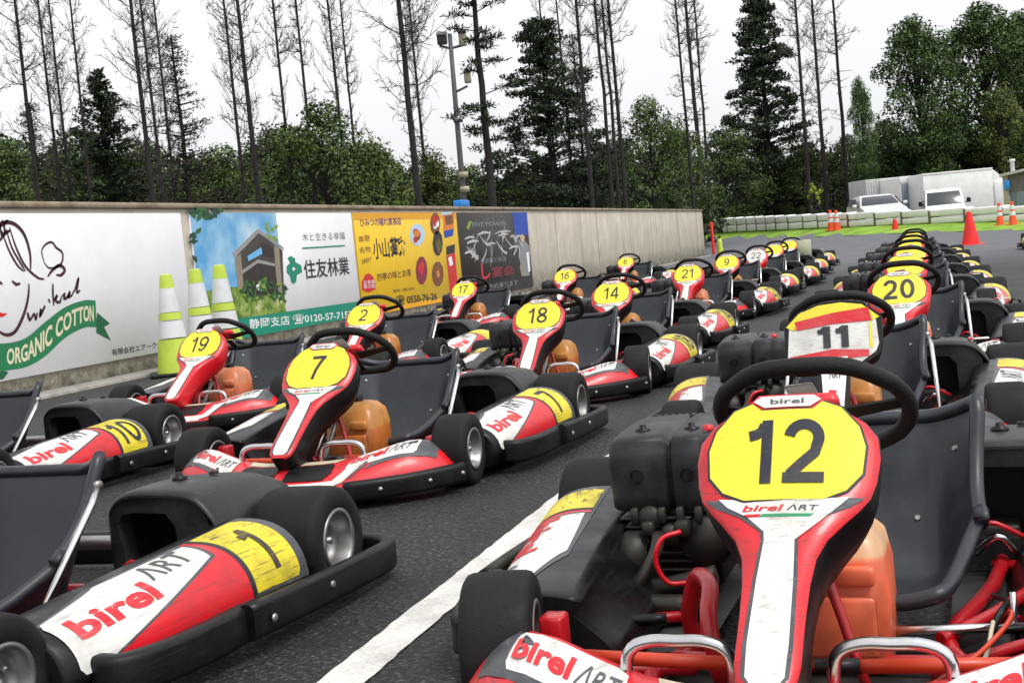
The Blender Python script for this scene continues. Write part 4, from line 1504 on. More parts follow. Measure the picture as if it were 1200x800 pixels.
# --- board 3: yellow tea house board
y30, y31 = wall_y(414, 246), wall_y(534, 245)
zb3 = at_x(474, 362, WX + .03).z
mb = MB(); mb.box(V['gold'], (WX + .002, y30, zb3), (WX + BOARD_T, y31, zt_), .004, 1)
b3 = mb.build('sign_board'); tag(b3, 'yellow restaurant board with food pictures and black brush characters', 'sign', 'advertising boards along the wall')
mp3 = lambda u, v: Vector((WX + BOARD_T + .0005, y30 + u * (y31 - y30), zb3 + v * (zt_ - zb3)))
uv3 = lambda px, py: ((at_x(px, py, WX + .03).y - y30) / (y31 - y30), (at_x(px, py, WX + .03).z - zb3) / (zt_ - zb3))
art = MB()
q3 = lambda m, pts, off=.002: art.flat(V[m], [uv3(*p) for p in pts], mp3, off)
art.flat(V['gold_edge'], [(0, .93), (1, .93), (1, 1), (0, 1)], mp3, .0010); art.flat(V['gold_edge'], [(0, 0), (1, 0), (1, .05), (0, .05)], mp3, .0010)
T2px(uv3, mp3, V['purple'], 'ひみつの隠れ家茶店', 422, 261, 470, 259, 9, .003, .012)
T2px(uv3, mp3, V['black'], '小山', 437, 292, 456, 290, 24, .003, .01)
T2px(uv3, mp3, V['black'], '茶寮', 457, 290, 476, 288, 24, .003, .05)
for i, (cx, cy) in enumerate([(423, 280), (430, 279), (424, 293), (431, 292)]):
    T2px(uv3, mp3, V['brown'], '御厨名物'[i], cx - 3, cy, cx + 3, cy, 7)
T2px(uv3, mp3, V['brown'], '駐車場あり', 424, 307, 435, 303, 6)
T2px(uv3, mp3, V['brown'], '四季の味とお茶', 442, 325, 482, 319, 9, .003, .015)
T2px(uv3, mp3, V['black'], '御予約・お問い合わせ', 461, 341, 486, 338, 4)
T2px(uv3, mp3, V['black'], '☎ 0550-76-26', 464, 353, 512, 347, 12, .003, .02)
q3('red', [(424, 340), (424, 330), (428, 322), (432, 320), (437, 324), (440, 332), (440, 339), (432, 343)], .0022)
T2px(uv3, mp3, V['white'], 'お食事', 426, 331, 439, 330, 5, .0036); T2px(uv3, mp3, V['white'], '茶の間', 426, 336, 439, 335, 5, .0036)


def dish(cx, cy, w_, h_, plate, food, off):
    q3(plate, [(cx + w_ * _c(a), cy + h_ * _s(a)) for a in [i * PI / 5 for i in range(10)]], off)
    for i in range(7):
        a = random.random() * 6.28; r = random.random() * .5
        x, y, s = cx + w_ * r * _c(a), cy + h_ * r * _s(a), .35
        q3(random.choice(food), [(x + w_ * s * _c(b + a), y + h_ * s * _s(b + a)) for b in (0, 1.2, 2.4, 3.9, 5.2)], off + .0006 + i * .0002)


dish(489, 275, 9, 13, 'sky_pale', ['red', 'brown', 'orange', 'brown'], .002)
dish(510, 262, 6, 13, 'brown', ['red', 'white', 'leaf', 'orange'], .002); dish(513, 285, 6, 15, 'char', ['leaf', 'brown', 'orange', 'tan'], .002)
dish(494, 317, 7, 17, 'wine', ['red', 'brown', 'cream'], .002); dish(513, 321, 7, 15, 'brown', ['orange', 'brown', 'red'], .002)
q3('orange', [(519, 250), (532, 249), (532, 272), (520, 274)], .0014); q3('blue', [(520, 271), (531, 268), (531, 276), (521, 279)], .0022); q3('sky_pale', [(517, 249), (529, 248), (529, 251), (517, 252)], .0026)
q3('red', [(523, 300), (533, 296), (537, 340), (528, 346)], .0022); q3('white', [(525, 302), (529, 300), (531, 310), (527, 312)], .003); q3('char', [(523, 289), (533, 286), (533, 296), (523, 299)], .0024); q3('brown', [(521, 253), (530, 252), (531, 262), (523, 264)], .0024)
art.build('artwork', b3)

# --- board 4: dark board with white brush writing
y40, y41 = wall_y(535, 246), wall_y(617, 246)
zb4 = at_x(584, 344, WX + .03).z
mb = MB(); mb.box(V['char'], (WX + .002, y40, zb4), (WX + BOARD_T, y41, zt_), .004, 1)
b4 = mb.build('sign_board'); tag(b4, 'dark board with white brush strokes, a blue corner and crimson lettering', 'sign', 'advertising boards along the wall')
mp4 = lambda u, v: Vector((WX + BOARD_T + .0005, y40 + u * (y41 - y40), zb4 + v * (zt_ - zb4)))
asp4 = (y41 - y40) / (zt_ - zb4)
art = MB()
art.flat(V['blue'], [(.78, .70), (1, .70), (1, 1), (.76, 1)], mp4, .0012)
T2(art, V['gray'], 'FIVE POWER', .42, .86, .48, .055, mp4, .002, .01)
art.flat(V['lawn'], [(.10, .82), (.14, .90), (.18, .90), (.13, .80)], mp4, .002)
rb = random.Random(5)
cells = [(.15, .60, .15), (.36, .62, .19), (.58, .62, .20), (.78, .60, .15)]
for ci, (cx, cy, s) in enumerate(cells):
    for i in range(9):
        kind = i % 4
        ox, oy = cx + rb.uniform(-.5, .5) * s * .7, cy + rb.uniform(-1, 1) * s * .75
        l = s * rb.uniform(.35, .8)
        if kind == 0: pts = [(ox - l * .7, oy - l * .1), (ox, oy + l * .12), (ox + l * .7, oy + l * .05)]
        elif kind == 1: pts = [(ox, oy + l), (ox + l * .05, oy), (ox - l * .1, oy - l)]
        elif kind == 2: pts = [(ox + l * .3, oy + l * .8), (ox, oy), (ox - l * .6, oy - l * .9)]
        else: pts = [(ox - l * .3, oy + l * .6), (ox + l * .1, oy - l * .1), (ox + l * .7, oy - l * .7), (ox + l * .8, oy - l * .5)]
        ribbon(art, V['chalk'], pts, rb.uniform(.007, .015), mp4, .002 + .0002 * i, asp4, 5)
T2(art, V['gray'], '湯豆腐と地酒', .42, .42, .36, .06, mp4, .002)
T2(art, V['wine'], '宴会', .55, .27, .34, .13, mp4, .002, .02)
T2(art, V['red'], 'し', .30, .30, .12, .20, mp4, .002, .02)
T2(art, V['gray'], 'ご予約承ります', .50, .10, .50, .07, mp4, .002); T2(art, V['gray'], '直進', .10, .24, .14, .05, mp4, .002)
art.flat(V['gray'], [(.80, .42), (.84, .60), (.92, .63), (.99, .55), (.99, .42), (.95, .16), (.86, .16)], mp4, .002)
art.flat(V['skin'], [(.86, .62), (.91, .61), (.93, .68), (.89, .72), (.85, .68)], mp4, .003)
art.flat(V['tan'], [(.80, .30), (.86, .40), (.87, .18), (.82, .16)], mp4, .0026); art.flat(V['white'], [(.93, .46), (.97, .48), (.97, .22), (.94, .20)], mp4, .0026)
art.build('artwork', b4)
# faded last bit of board 4's frame: thin battens between boards
for px in (217, 412.5, 534.5):
    y = wall_y(px, 246)

# ------------------------------------------------------------------ small kit on and around the wall
M['cone_lime'] = worn('fluorescent_lime', (.55, .70, .07), .45, .3, (.3, .35, .05)); M['cone_white'] = worn('reflective_white', (.72, .74, .75), .4, .3, (.4, .4, .38))
M['cone_red'] = worn('red_cone_plastic', (.85, .015, .012), .45, .15, (.3, .02, .02)); M['cone_orange'] = worn('orange_cone_plastic', (.88, .10, .02), .5, .2, (.4, .1, .05))


def cone(loc, h, r0, r1, bands, base, label, group, sq=True):
    root = empty('traffic_cone', loc, random.uniform(0, 1), label, 'traffic cone', group)
    mb = MB()
    n = len(bands)
    rr = lambda t: r0 + (r1 - r0) * t
    mb.lathe(bands[-1][1], [(rr(1) - .012, h), (rr(1), h - .006), (rr(1), h - .012)], (0, 0, 0), 'Z', 20)
    for (t0, m), (t1, _) in zip(bands, bands[1:] + [(1 - .012 / h, None)]):
        mb.lathe(m, [(rr(t0) , h * t0 + .02 * (1 - t0)), (rr((t0 + t1) / 2), h * (t0 + t1) / 2 + .01), (rr(t1), h * t1 + .0)], (0, 0, 0), 'Z', 24)
    mb.build('cone_body', root)
    bs = MB()
    w_ = r0 * 1.35
    bs.box(base, (-w_, -w_, 0), (w_, w_, .03), .012, 2)
    bs.build('base', root)
    return root


lime, cw = M['cone_lime'], M['cone_white']
LB = [(0, lime), (.36, cw), (.54, lime), (.62, cw), (.86, lime)]
for (px, py, lb) in ((207, 436, 'lime and white cone against the white lady board, leftmost of three'), (241, 430, 'middle lime and white cone in front of the house photo board'),
                     (269, 425, 'lime and white cone right of the other two, in front of the house board')):
    p = at_x(px, py, WX + .42 + .12)
    p = at_z(px, py + 3, 0.0)
    zc = (p - EYE).dot(FW)
    cone((p.x, p.y, 0.028 if p.x < WX + .36 else 0.0), 118 * zc / F_PX, 22 * zc / F_PX, 6.5 * zc / F_PX, LB, M['black'], lb, 'lime cones by the boards')
red = M['cone_red']; ora = M['cone_orange']


def cone_px(px, ytop, ybase, w_, bands, base, label, group):
    # base pixel gives the spot on the ground
    p = at_z(px, ybase, 0)
    if base is ora:                            # the orange ones stand on the bank
        d1 = float(np.interp(px, [e[0] for e in EDGE], [e[1] for e in EDGE])); d2 = float(np.interp(px, [e[0] for e in EDGE], [e[3] for e in EDGE]))
        p = at_d(px, ybase, d1 + (d2 - d1) * .6); p.z = ground_z(p.x, p.y) + .02
    zc = (p - EYE).dot(FW)
    cone(p, (ybase - ytop) * zc / F_PX, w_ / 2 * zc / F_PX, (1.7 if w_ < 15 else 2.6) * zc / F_PX, bands, base, label, group)


cone_px(1138, 248, 287.5, 21, [(0, red)], red, 'tall plain red cone on the track right of the karts', 'plain red cones on the track')
cone_px(1050, 256.5, 279, 12, [(0, red)], red, 'plain red cone on the track beyond the furthest karts', 'plain red cones on the track')
ora = M['cone_orange']
OB = [(0, ora), (.40, cw), (.58, ora), (.66, cw), (.84, ora)]
cone_px(974, 245, 269, 9, OB, ora, 'orange and white cone before the barrier, left one of the close pair', 'orange cones by the barrier')
cone_px(981, 245, 268.5, 9, OB, ora, 'orange and white cone before the barrier, right one of the close pair', 'orange cones by the barrier')
cone_px(1172, 234, 260, 9, OB, ora, 'orange and white cone on the grass before the truck cab', 'orange cones by the barrier')
cone_px(1187, 232, 259.5, 9.5, OB, ora, 'orange and white cone on the grass in front of the shed', 'orange cones by the barrier')

# red marker post and lime sleeve at the far end of the wall
p = at_x(826, 301, WX + .25)
r_ = empty('marker_post', (WX + .25, WY1 + .3, 0), 0, 'thin red post with a lime sleeve at the far end of the wall', 'post')
mb = MB(); mb.lathe(red, [(.05, .0), (.05, 1.12), (.03, 1.15), (0, 1.15)], (0, 0, 0), 'Z', 12); mb.build('post', r_)
mb = MB(); mb.lathe(lime, [(.11, .02), (.085, .40), (.06, .55), (.05, .56)], (.22, .1, 0), 'Z', 14); mb.build('sleeve', r_)

# blue box on the wall top
pb = at_x(543, 240, WX - .02)
mb = MB(); m_blue = worn('blue_plastic', (.01, .25, .75), .4, .2)
mb.box(m_blue, (WX - .12, pb.y - .22, WH), (WX + .02, pb.y + .22, WH + .11), .015); o = mb.build('blue_box')
tag(o, 'small bright blue box sitting on top of the wall under the lamp mast', 'box')

# beige card stuck behind a kart's seat row (far left column)
# ------------------------------------------------------------------ barrier of white blocks
M['barrier'] = worn('white_barrier_paint', (.92, .91, .88), .6, .08, (.5, .46, .4), scale=3)
M['barrier_gap'] = worn('barrier_strap', (.16, .13, .09), .7, .3)
path = []
for i in range(800):
    a_ = B_TAB[0][0] + (B_TAB[-1][0] - B_TAB[0][0]) * i / 799
    r_ = lerp_table(B_TAB, a_)[0]
    path.append(Vector((r_ * math.sin(a_), r_ * math.cos(a_), ground_z(r_ * math.sin(a_), r_ * math.cos(a_)))))
acc = 0; last = path[0]; run = [path[0]]
seg = 1.95
for p in path[1:]:
    if (p - run[-1]).length >= seg:
        run.append(p)
BH = .62
for i, (a, b_) in enumerate(zip(run, run[1:])):
    if a.x < -24: continue
    d = (b_ - a); L_ = d.length; ang = math.atan2(d.y, d.x)
    mid = (a + b_) / 2
    z = ground_z(mid.x, mid.y)
    zc = (mid - EYE).dot(FW)
    r_ = empty('barrier_block', (mid.x, mid.y, mid.z), ang, 'white painted barrier block with dark straps on the grass bank', 'barrier', 'white barrier blocks along the far bank')
    h = max(.52, min(.80, 17.2 * zc / F_PX))
    mb = MB()
    for kk in range(2):
        mb.box(M['barrier'], (-L_ / 2 + .02, -.22, .02 + kk * h / 2), (L_ / 2 - .02, .22, h / 2 + kk * h / 2 - .01), .05, 2)
    mb.build('block', r_)
    mb = MB(); mb.box(M['barrier_gap'], (L_ / 2 - .05, -.24, 0), (L_ / 2 + .05, .235, h * .86), .01, 1); mb.build('strap', r_)

# ------------------------------------------------------------------ vehicles beyond the barrier
M['car_white'] = worn('white_car_paint', (.80, .80, .80), .25, .15, (.4, .38, .35), coat=.5); M['glass'] = worn('tinted_glass', (.02, .028, .032), .08, .1, spec=.8)
M['van_gray'] = worn('pale_grey_box', (.48, .49, .48), .5, .3, (.25, .24, .22)); M['box_white'] = worn('white_truck_box', (.88, .88, .86), .4, .15, (.45, .43, .38)); M['steel_blue'] = worn('blue_grey_doors', (.22, .27, .33), .45, .3)
M['head'] = worn('lamp_lens', (.6, .62, .65), .15, .1, spec=.8)


def front_car(px, y_roof, y_sill, d, width, label, van=False):
    """a car seen nose-on: roof line at y_roof, bonnet line at y_sill"""
    pr = at_d(px, y_roof, d); zg = pr.z - (1.50 if not van else 1.95)
    fw2 = Vector((FW.x, FW.y)).normalized()
    ang = math.atan2(-fw2.x, fw2.y) + (-.22 if van else -.06)
    root = empty('parked_van' if van else 'parked_car', (pr.x, pr.y, zg), ang, label, 'van' if van else 'car', 'vehicles beyond the barrier')
    w2 = width / 2
    H = 1.95 if van else 1.50
    # side profile (y back, z up) with width at each station
    if van:
        prof = [(-.95, .30, .90), (-1.0, .62, .96), (-.98, .98, .97), (-.80, 1.06, .95), (-.22, 1.84, .84), (.05, 1.93, .82), (2.9, 1.95, .82), (3.0, 1.0, .97), (3.0, .30, .95)]
    else:
        prof = [(-1.0, .28, .86), (-1.06, .52, .94), (-1.02, .74, .95), (-.80, .86, .93), (-.05, .99, .92), (.72, 1.44, .72), (1.0, 1.49, .70), (2.2, 1.47, .70), (2.9, 1.05, .90), (3.05, .7, .94), (3.0, .28, .9)]
    mb = MB()
    rings = []
    for sgn_x in (-1, -.93, .93, 1):
        rings.append([Vector((sgn_x * w2 * k, y, z if abs(sgn_x) == 1 else z + .015)) for y, z, k in prof])
    mb.rings(M['car_white'], rings)
    mb.build('body', root)
    gl = MB()
    if van: a, b_ = (-.74, 1.12, .86), (-.26, 1.78, .76)
    else: a, b_ = (.02, 1.05, .84), (.66, 1.42, .66)
    nrm = Vector((0, -(b_[1] - a[1]), (b_[0] - a[0]))).normalized() * .012
    q = [Vector((-w2 * a[2], a[0], a[1])), Vector((w2 * a[2], a[0], a[1])), Vector((w2 * b_[2], b_[0], b_[1])), Vector((-w2 * b_[2], b_[0], b_[1]))]
    gl.prism(M['glass'], [p + nrm * 1.4 + Vector((0, 0, .006)) for p in q], -nrm * .9, .006)
    gl.build('windscreen', root)
    for s in (-1, 1):
        l = MB(); zz = .66 if not van else .72
        l.box(M['head'], (s * w2 * .60 - .16, -1.09, zz - .08), (s * w2 * .60 + .16, -.98, zz + .07), .03); l.build('headlight', root)
        mi = MB(); zz = 1.06 if not van else 1.28; yy = .12 if not van else -.62
        mi.box(M['car_white'] if not van else M['black'], (s * (w2 + .12) - .09, yy - .05, zz - .06), (s * (w2 + .12) + .09, yy + .05, zz + (.07 if not van else .16)), .03); mi.tube(M['black'], [(s * w2 * .9, yy, zz - .03), (s * (w2 + .1), yy, zz - .02)], .02, 6); mi.build('mirror', root)
        sg = MB()
        if van: pts = [(-.62, 1.14), (-.16, 1.74), (.9, 1.76), (.9, 1.14)]
        else: pts = [(.16, 1.04), (.80, 1.38), (2.1, 1.38), (2.5, 1.06)]
        sg.prism(M['glass'], [(s * w2 * (.96 - .14 * (z - 1.04) / .6) + s * .03, y, z) for y, z in pts], (-s * .02, 0, 0)); sg.build('side_window', root)
        for yy in (-.35 if not van else -.4, 2.0):
            wl = MB(); wl.lathe(M['rubber'], [(.15, -.09), (.29, -.09), (.31, -.06), (.31, .06), (.29, .09), (.15, .09), (0, .06)], (s * (w2 - .11), yy, .31), 'X', 20); wl.build('wheel', root)
    gr = MB(); gr.box(M['black'], (-w2 * .45, -1.085, .42), (w2 * .45, -1.0, .56), .02); gr.box(M['white'], (-.17, -1.10, .40), (.17, -1.07, .56), .005, 1) ; gr.build('grille', root)
    return root


front_car(1031, 227.5, 245, 57, 1.95, 'white car facing us beyond the barrier, with tinted windscreen')
front_car(1104, 221, 242, 60, 1.85, 'white van facing us beyond the barrier, before the big truck box', True)


def box_on(px0, px1, ytop, d, depth, name, label, cat, m, h):
    a = at_d(px0, ytop, d); b_ = at_d(px1, ytop, d * 1.004)
    wv = Vector((b_.x - a.x, b_.y - a.y, 0)); L_ = wv.length
    ang = math.atan2(wv.y, wv.x)
    zt = a.z
    root = empty(name, (a.x, a.y, zt - h), ang, label, cat, 'vehicles beyond the barrier')
    return root, L_, h


r_, L_, h = box_on(1081, 1163, 204, 66, 2.2, 'box_truck', 'white box truck parked side-on, its cab to the right', 'truck', None, 2.75)
mb = MB(); mb.box(M['box_white'], (0, 0, .75), (L_, 2.1, h), .03)
for k_ in range(1): mb.box(M['van_gray'], (0, -.015, .70), (L_, .05, .80), .01)
mb.box(M['box_white'], (-.02, -.02, h - .09), (L_ + .02, .03, h + .01), .01)
mb.build('cargo_box', r_)
cab = MB()
cab.prism(M['car_white'], [(L_ + .06, .02, .45), (L_ + 1.45, .02, .45), (L_ + 1.5, .02, 1.15), (L_ + 1.22, .02, 1.95), (L_ + .95, .02, 2.05), (L_ + .06, .02, 2.05)], (0, 1.9, 0), .05); cab.build('cab', r_)
for nm, pts, y in (('side_window', [(L_ + .55, 0, 1.25), (L_ + 1.36, 0, 1.25), (L_ + 1.14, 0, 1.85), (L_ + .55, 0, 1.85)], 0),):
    gl = MB(); gl.prism(M['glass'], pts, (0, .03, 0)); gl.build(nm, r_)
df = MB(); df.prism(M['box_white'], [(L_ + .08, .2, 2.05), (L_ + .85, .2, 2.05), (L_ + .15, .2, h - .1), (L_ + .08, .2, h - .1)], (0, 1.6, 0), .03); df.build('air_deflector', r_)
for x in (.8, L_ + .75):
    wl = MB(); wl.lathe(M['rubber'], [(.2, -.12), (.36, -.12), (.38, -.08), (.38, .08), (.36, .12), (0, .1)], (x, .14, .38), 'Y', 20); wl.build('wheel', r_)
wl = MB(); wl.box(M['engine'], (.1, .3, .45), (L_, 1.6, .72), .02); wl.build('chassis', r_)
r_, L_, h = box_on(1054, 1081, 207.5, 68, 2, 'delivery_truck', 'white truck showing blue grey rear doors, left of the big truck box', 'truck', None, 2.7)
mb = MB(); mb.box(M['box_white'], (0, 0, .7), (L_, 4.0, h), .03); mb.box(M['box_white'], (-.02, -.04, h - .32), (L_ + .02, .02, h + .01), .01); mb.build('cargo_box', r_)
for k_ in range(2):
    dd = MB(); dd.box(M['steel_blue'], (.05 + k_ * (L_ / 2 - .03), -.035, .78), (L_ / 2 - .03 + k_ * (L_ / 2 - .04), .0, h - .38), .012); dd.box(M['steel'], (.25 + k_ * .45, -.06, .8), (.28 + k_ * .45, -.036, h - .4), .004, 1); dd.build('door', r_)
lt = MB(); lt.box(M['van_gray'], (.1, -.10, .55), (L_ - .1, -.04, .72), .02); lt.box(M['cone_red'], (.12, -.115, .58), (.3, -.10, .68), .006, 1); lt.build('rear_bumper', r_)
for x in (.25, L_ - .25):
    wl = MB(); wl.lathe(M['rubber'], [(0, -.12), (.36, -.12), (.38, -.08), (.38, .08), (.36, .12), (0, .12)], (x, .9, .38), 'X', 20); wl.build('wheel', r_)
r_, L_, h = box_on(1013.5, 1056, 211, 70, 2, 'cargo_container', 'grey ribbed cargo container behind the white car', 'container', None, 2.5)
mb = MB(); mb.box(M['van_gray'], (0, 0, .05), (L_, 2.3, h), .03)
for k_ in range(14):
    mb.box(M['van_gray'], (.05 + k_ * L_ / 14, -.03, .15), (.05 + k_ * L_ / 14 + L_ / 30, .01, h - .1), .006, 1)
mb.build('container_body', r_)
dd = MB(); dd.box(M['steel_blue'], (L_ * .42, -.045, .1), (L_ * .44, -.03, h - .06)); dd.build('door_seam', r_)

# shed at the right edge
M['shed'] = noise_mat('weathered_shed_boards', [(.3, (.10, .09, .085)), (.7, (.20, .18, .17))], 2.0, .8, stretch=(8, 8, .6)); M['shed_blue'] = noise_mat('blue_grey_sheet', [(.3, (.13, .17, .19)), (.7, (.22, .27, .29))], 1.2, .6, stretch=(9, 9, .3)); M['shed_roof'] = noise_mat('pale_roof_sheet', [(.3, (.33, .32, .30)), (.7, (.5, .48, .45))], 1.0, .6); M['timber'] = noise_mat('pale_timber', [(.3, (.28, .23, .16)), (.7, (.42, .36, .27))], 2.0, .8, stretch=(6, 6, .5))
p = at_d(1177, 252, 44)
fw2 = Vector((FW.x, FW.y)).normalized(); ang = -.16
r_ = empty('shed', (p.x, p.y, p.z - .05), ang, 'low weathered shed with blue grey sheet walls at the right edge', 'shed')
hh = .05 + 52 * 44 / F_PX * .98
mb = MB(); mb.box(M['shed_blue'], (.18, .25, 0), (5, 3.5, hh * .52), .01, 1); mb.box(M['shed'], (.18, .27, hh * .52), (5, 3.5, hh - .1)); mb.build('wall', r_)
mb = MB(); mb.prism(M['shed_roof'], [(-.08, 0, hh - .18), (5.1, 0, hh + .55), (5.1, 0, hh + .64), (-.08, 0, hh - .09)], (0, 3.8, 0)); ro = mb.build('roof', r_)
mb = MB(); mb.lathe(M['car_white'], [(.07, hh - .1), (.07, hh + .30), (.10, hh + .31), (.10, hh + .38), (0, hh + .40)], (.30, .6, 0), 'Z', 12); mb.build('vent_pipe', ro)
mb = MB(); mb.box(M['timber'], (.0, .12, 0), (.17, .26, hh - .12), .01, 1); mb.build('corner_post', r_)
mb = MB(); mb.box(m_blue, (.06, .06, hh * .58), (.22, .118, hh * .80), .01, 1); mb.build('blue_plate', r_)
# ------------------------------------------------------------------ trees
def leaf_mat(name, dark, light, sc=0.9):
    m, nt, b = new_mat(name)
    tc = N(nt, 'TexCoord'); oi = N(nt, 'ObjectInfo'); ge = N(nt, 'NewGeometry')
    n = N(nt, 'TexNoise', Scale=sc, Detail=4.0, Roughness=.6)
    nt.links.new(tc.outputs['Object'], n.inputs['Vector'])
    a = N(nt, 'Math', operation='MULTIPLY_ADD'); a.inputs[1].default_value = .26
    nt.links.new(ge.outputs['Random Per Island'], a.inputs[0]); 
    a2 = N(nt, 'Math', operation='SUBTRACT'); nt.links.new(n.outputs[0], a2.inputs[0]); a2.inputs[1].default_value = .13
    nt.links.new(a2.outputs[0], a.inputs[2])
    r = ramp(nt, a.outputs[0], [(.34, dark), (.66, light)])
    hs = N(nt, 'HueSaturation')
    mr = N(nt, 'MapRange'); mr.inputs[3].default_value = .80; mr.inputs[4].default_value = 1.2
    nt.links.new(oi.outputs['Random'], mr.inputs[0]); nt.links.new(mr.outputs[0], hs.inputs['Value'])
    nt.links.new(r.outputs[0], hs.inputs['Color']); nt.links.new(hs.outputs[0], b.inputs['Base Color'])
    b.inputs['Roughness'].default_value = .6
    b.inputs['Specular IOR Level'].default_value = .25
    return m


L_CON = leaf_mat('conifer_needles', (.010, .020, .010), (.040, .064, .026))
L_BRO = leaf_mat('broadleaf_foliage', (.020, .040, .009), (.095, .140, .030))
L_BRT = leaf_mat('light_broadleaf_foliage', (.04, .065, .012), (.15, .19, .045))
L_DRY = leaf_mat('brown_tinged_needles', (.028, .028, .018), (.075, .068, .040))
L_EVG = leaf_mat('glossy_evergreen_leaves', (.018, .042, .010), (.075, .130, .032))
M['bark'] = noise_mat('dark_bark', [(.3, (.014, .012, .012)), (.7, (.040, .035, .034))], 3.0, .9, stretch=(6, 6, .7))
M['twig'] = noise_mat('bare_twigs', [(.3, (.035, .031, .03)), (.7, (.085, .076, .07))], 3.0, .9)


def quads(C, D, Nn, ln, wd):
    """leaf quads: centres C, long directions D, normals Nn, length ln, width wd (arrays)"""
    D = D / np.maximum(1e-6, np.linalg.norm(D, axis=1, keepdims=True))
    S = np.cross(D, Nn); S /= np.maximum(1e-6, np.linalg.norm(S, axis=1, keepdims=True))
    a = D * ln[:, None] / 2; b = S * wd[:, None] / 2
    V = np.stack([C - a, C + b - a * .1, C + a, C - b - a * .1], 1).reshape(-1, 3)
    Fq = np.arange(len(C) * 4).reshape(-1, 4)
    return V, Fq


def tubes_np(segs_, nseg=4):
    """list of (p0, p1, r0, r1) -> quads of thin tapered prisms"""
    P0 = np.array([s[0] for s in segs_]); P1 = np.array([s[1] for s in segs_]); R0 = np.array([s[2] for s in segs_]); R1 = np.array([s[3] for s in segs_])
    D = P1 - P0; D /= np.maximum(1e-6, np.linalg.norm(D, axis=1, keepdims=True))
    ref = np.where(np.abs(D[:, 2:3]) > .9, np.array([[1., 0, 0]]), np.array([[0, 0, 1.]]))
    U = np.cross(D, ref); U /= np.linalg.norm(U, axis=1, keepdims=True); W = np.cross(D, U)
    V = []
    for k in range(nseg):
        a = 2 * PI * k / nseg
        V.append(P0 + (U * _c(a) + W * _s(a)) * R0[:, None])
    for k in range(nseg):
        a = 2 * PI * k / nseg
        V.append(P1 + (U * _c(a) + W * _s(a)) * R1[:, None])
    V = np.stack(V, 1).reshape(-1, 3)
    Fq = []
    base = np.arange(len(segs_)) * 2 * nseg
    for k in range(nseg):
        q = (k + 1) % nseg
        Fq.append(np.stack([base + k, base + q, base + nseg + q, base + nseg + k], 1))
    return V, np.concatenate(Fq)


def trunk_segs(h, r0, r1, rng, wob=.012, n=14, lean=(0, 0)):
    pts = [np.array([0., 0., -.3])]
    for i in range(1, n + 1):
        z = h * i / n
        pts.append(np.array([lean[0] * z + rng.normal() * wob * h * .12, lean[1] * z + rng.normal() * wob * h * .12, z]))
    rr = [r0 * (1.25 if i == 0 else 1) + (r1 - r0) * (i / n) ** .9 for i in range(n + 1)]
    return [(pts[i], pts[i + 1], rr[i], rr[i + 1]) for i in range(n)], pts


def on_trunk(pts, h, z):
    f = np.clip(z / h, 0, 1) * (len(pts) - 1); i = min(len(pts) - 2, int(f)); return pts[i] + (pts[i + 1] - pts[i]) * (f - i)


def bare_tree(seed, h=20., r0=.24, start=.28, blen=2.4, dens=70, up=.55):
    rng = np.random.default_rng(seed)
    ts, pts = trunk_segs(h, r0, r0 * .18, rng)
    br = []
    for i in range(dens):
        t = start + (1 - start) * rng.random() ** .8
        z = h * t
        p = on_trunk(pts, h, z)
        a = rng.random() * 2 * PI
        L_ = blen * (1.15 - t * .35) * rng.uniform(.45, 1.1)
        if t < start + .10: L_ *= rng.uniform(.2, .6)
        d = np.array([_c(a), _s(a), rng.uniform(-.1, up)])
        q = p; n = 4; r = .015 * (1.2 - t * .6) * (L_ / blen + .35)
        for k in range(n):
            q2 = q + d / np.linalg.norm(d) * L_ / n
            br.append((q, q2, r * (1 - k / n * .7), r * (1 - (k + 1) / n * .75)))
            for _ in range(3):
                td = d + rng.normal(size=3) * .7; td[2] += .25
                tl = L_ * rng.uniform(.12, .32)
                s0 = q + (q2 - q) * rng.random(); e0 = s0 + td / np.linalg.norm(td) * tl
                br.append((s0, e0, .009, .006))
                for _ in range(2):
                    t3 = td + rng.normal(size=3) * .8; s1 = s0 + (e0 - s0) * rng.uniform(.3, 1)
                    br.append((s1, s1 + t3 / np.linalg.norm(t3) * tl * .6, .006, .004))
            q = q2; d = d + rng.normal(size=3) * .18; d[2] += .14
    # broken stubs down the bare stem
    for i in range(26):
        z = h * rng.uniform(.08, start + .1); p = on_trunk(pts, h, z); a = rng.random() * 2 * PI
        br.append((p, p + np.array([_c(a), _s(a), rng.uniform(-.1, .3)]) * rng.uniform(.2, .9), .016, .006))
    return ts, br


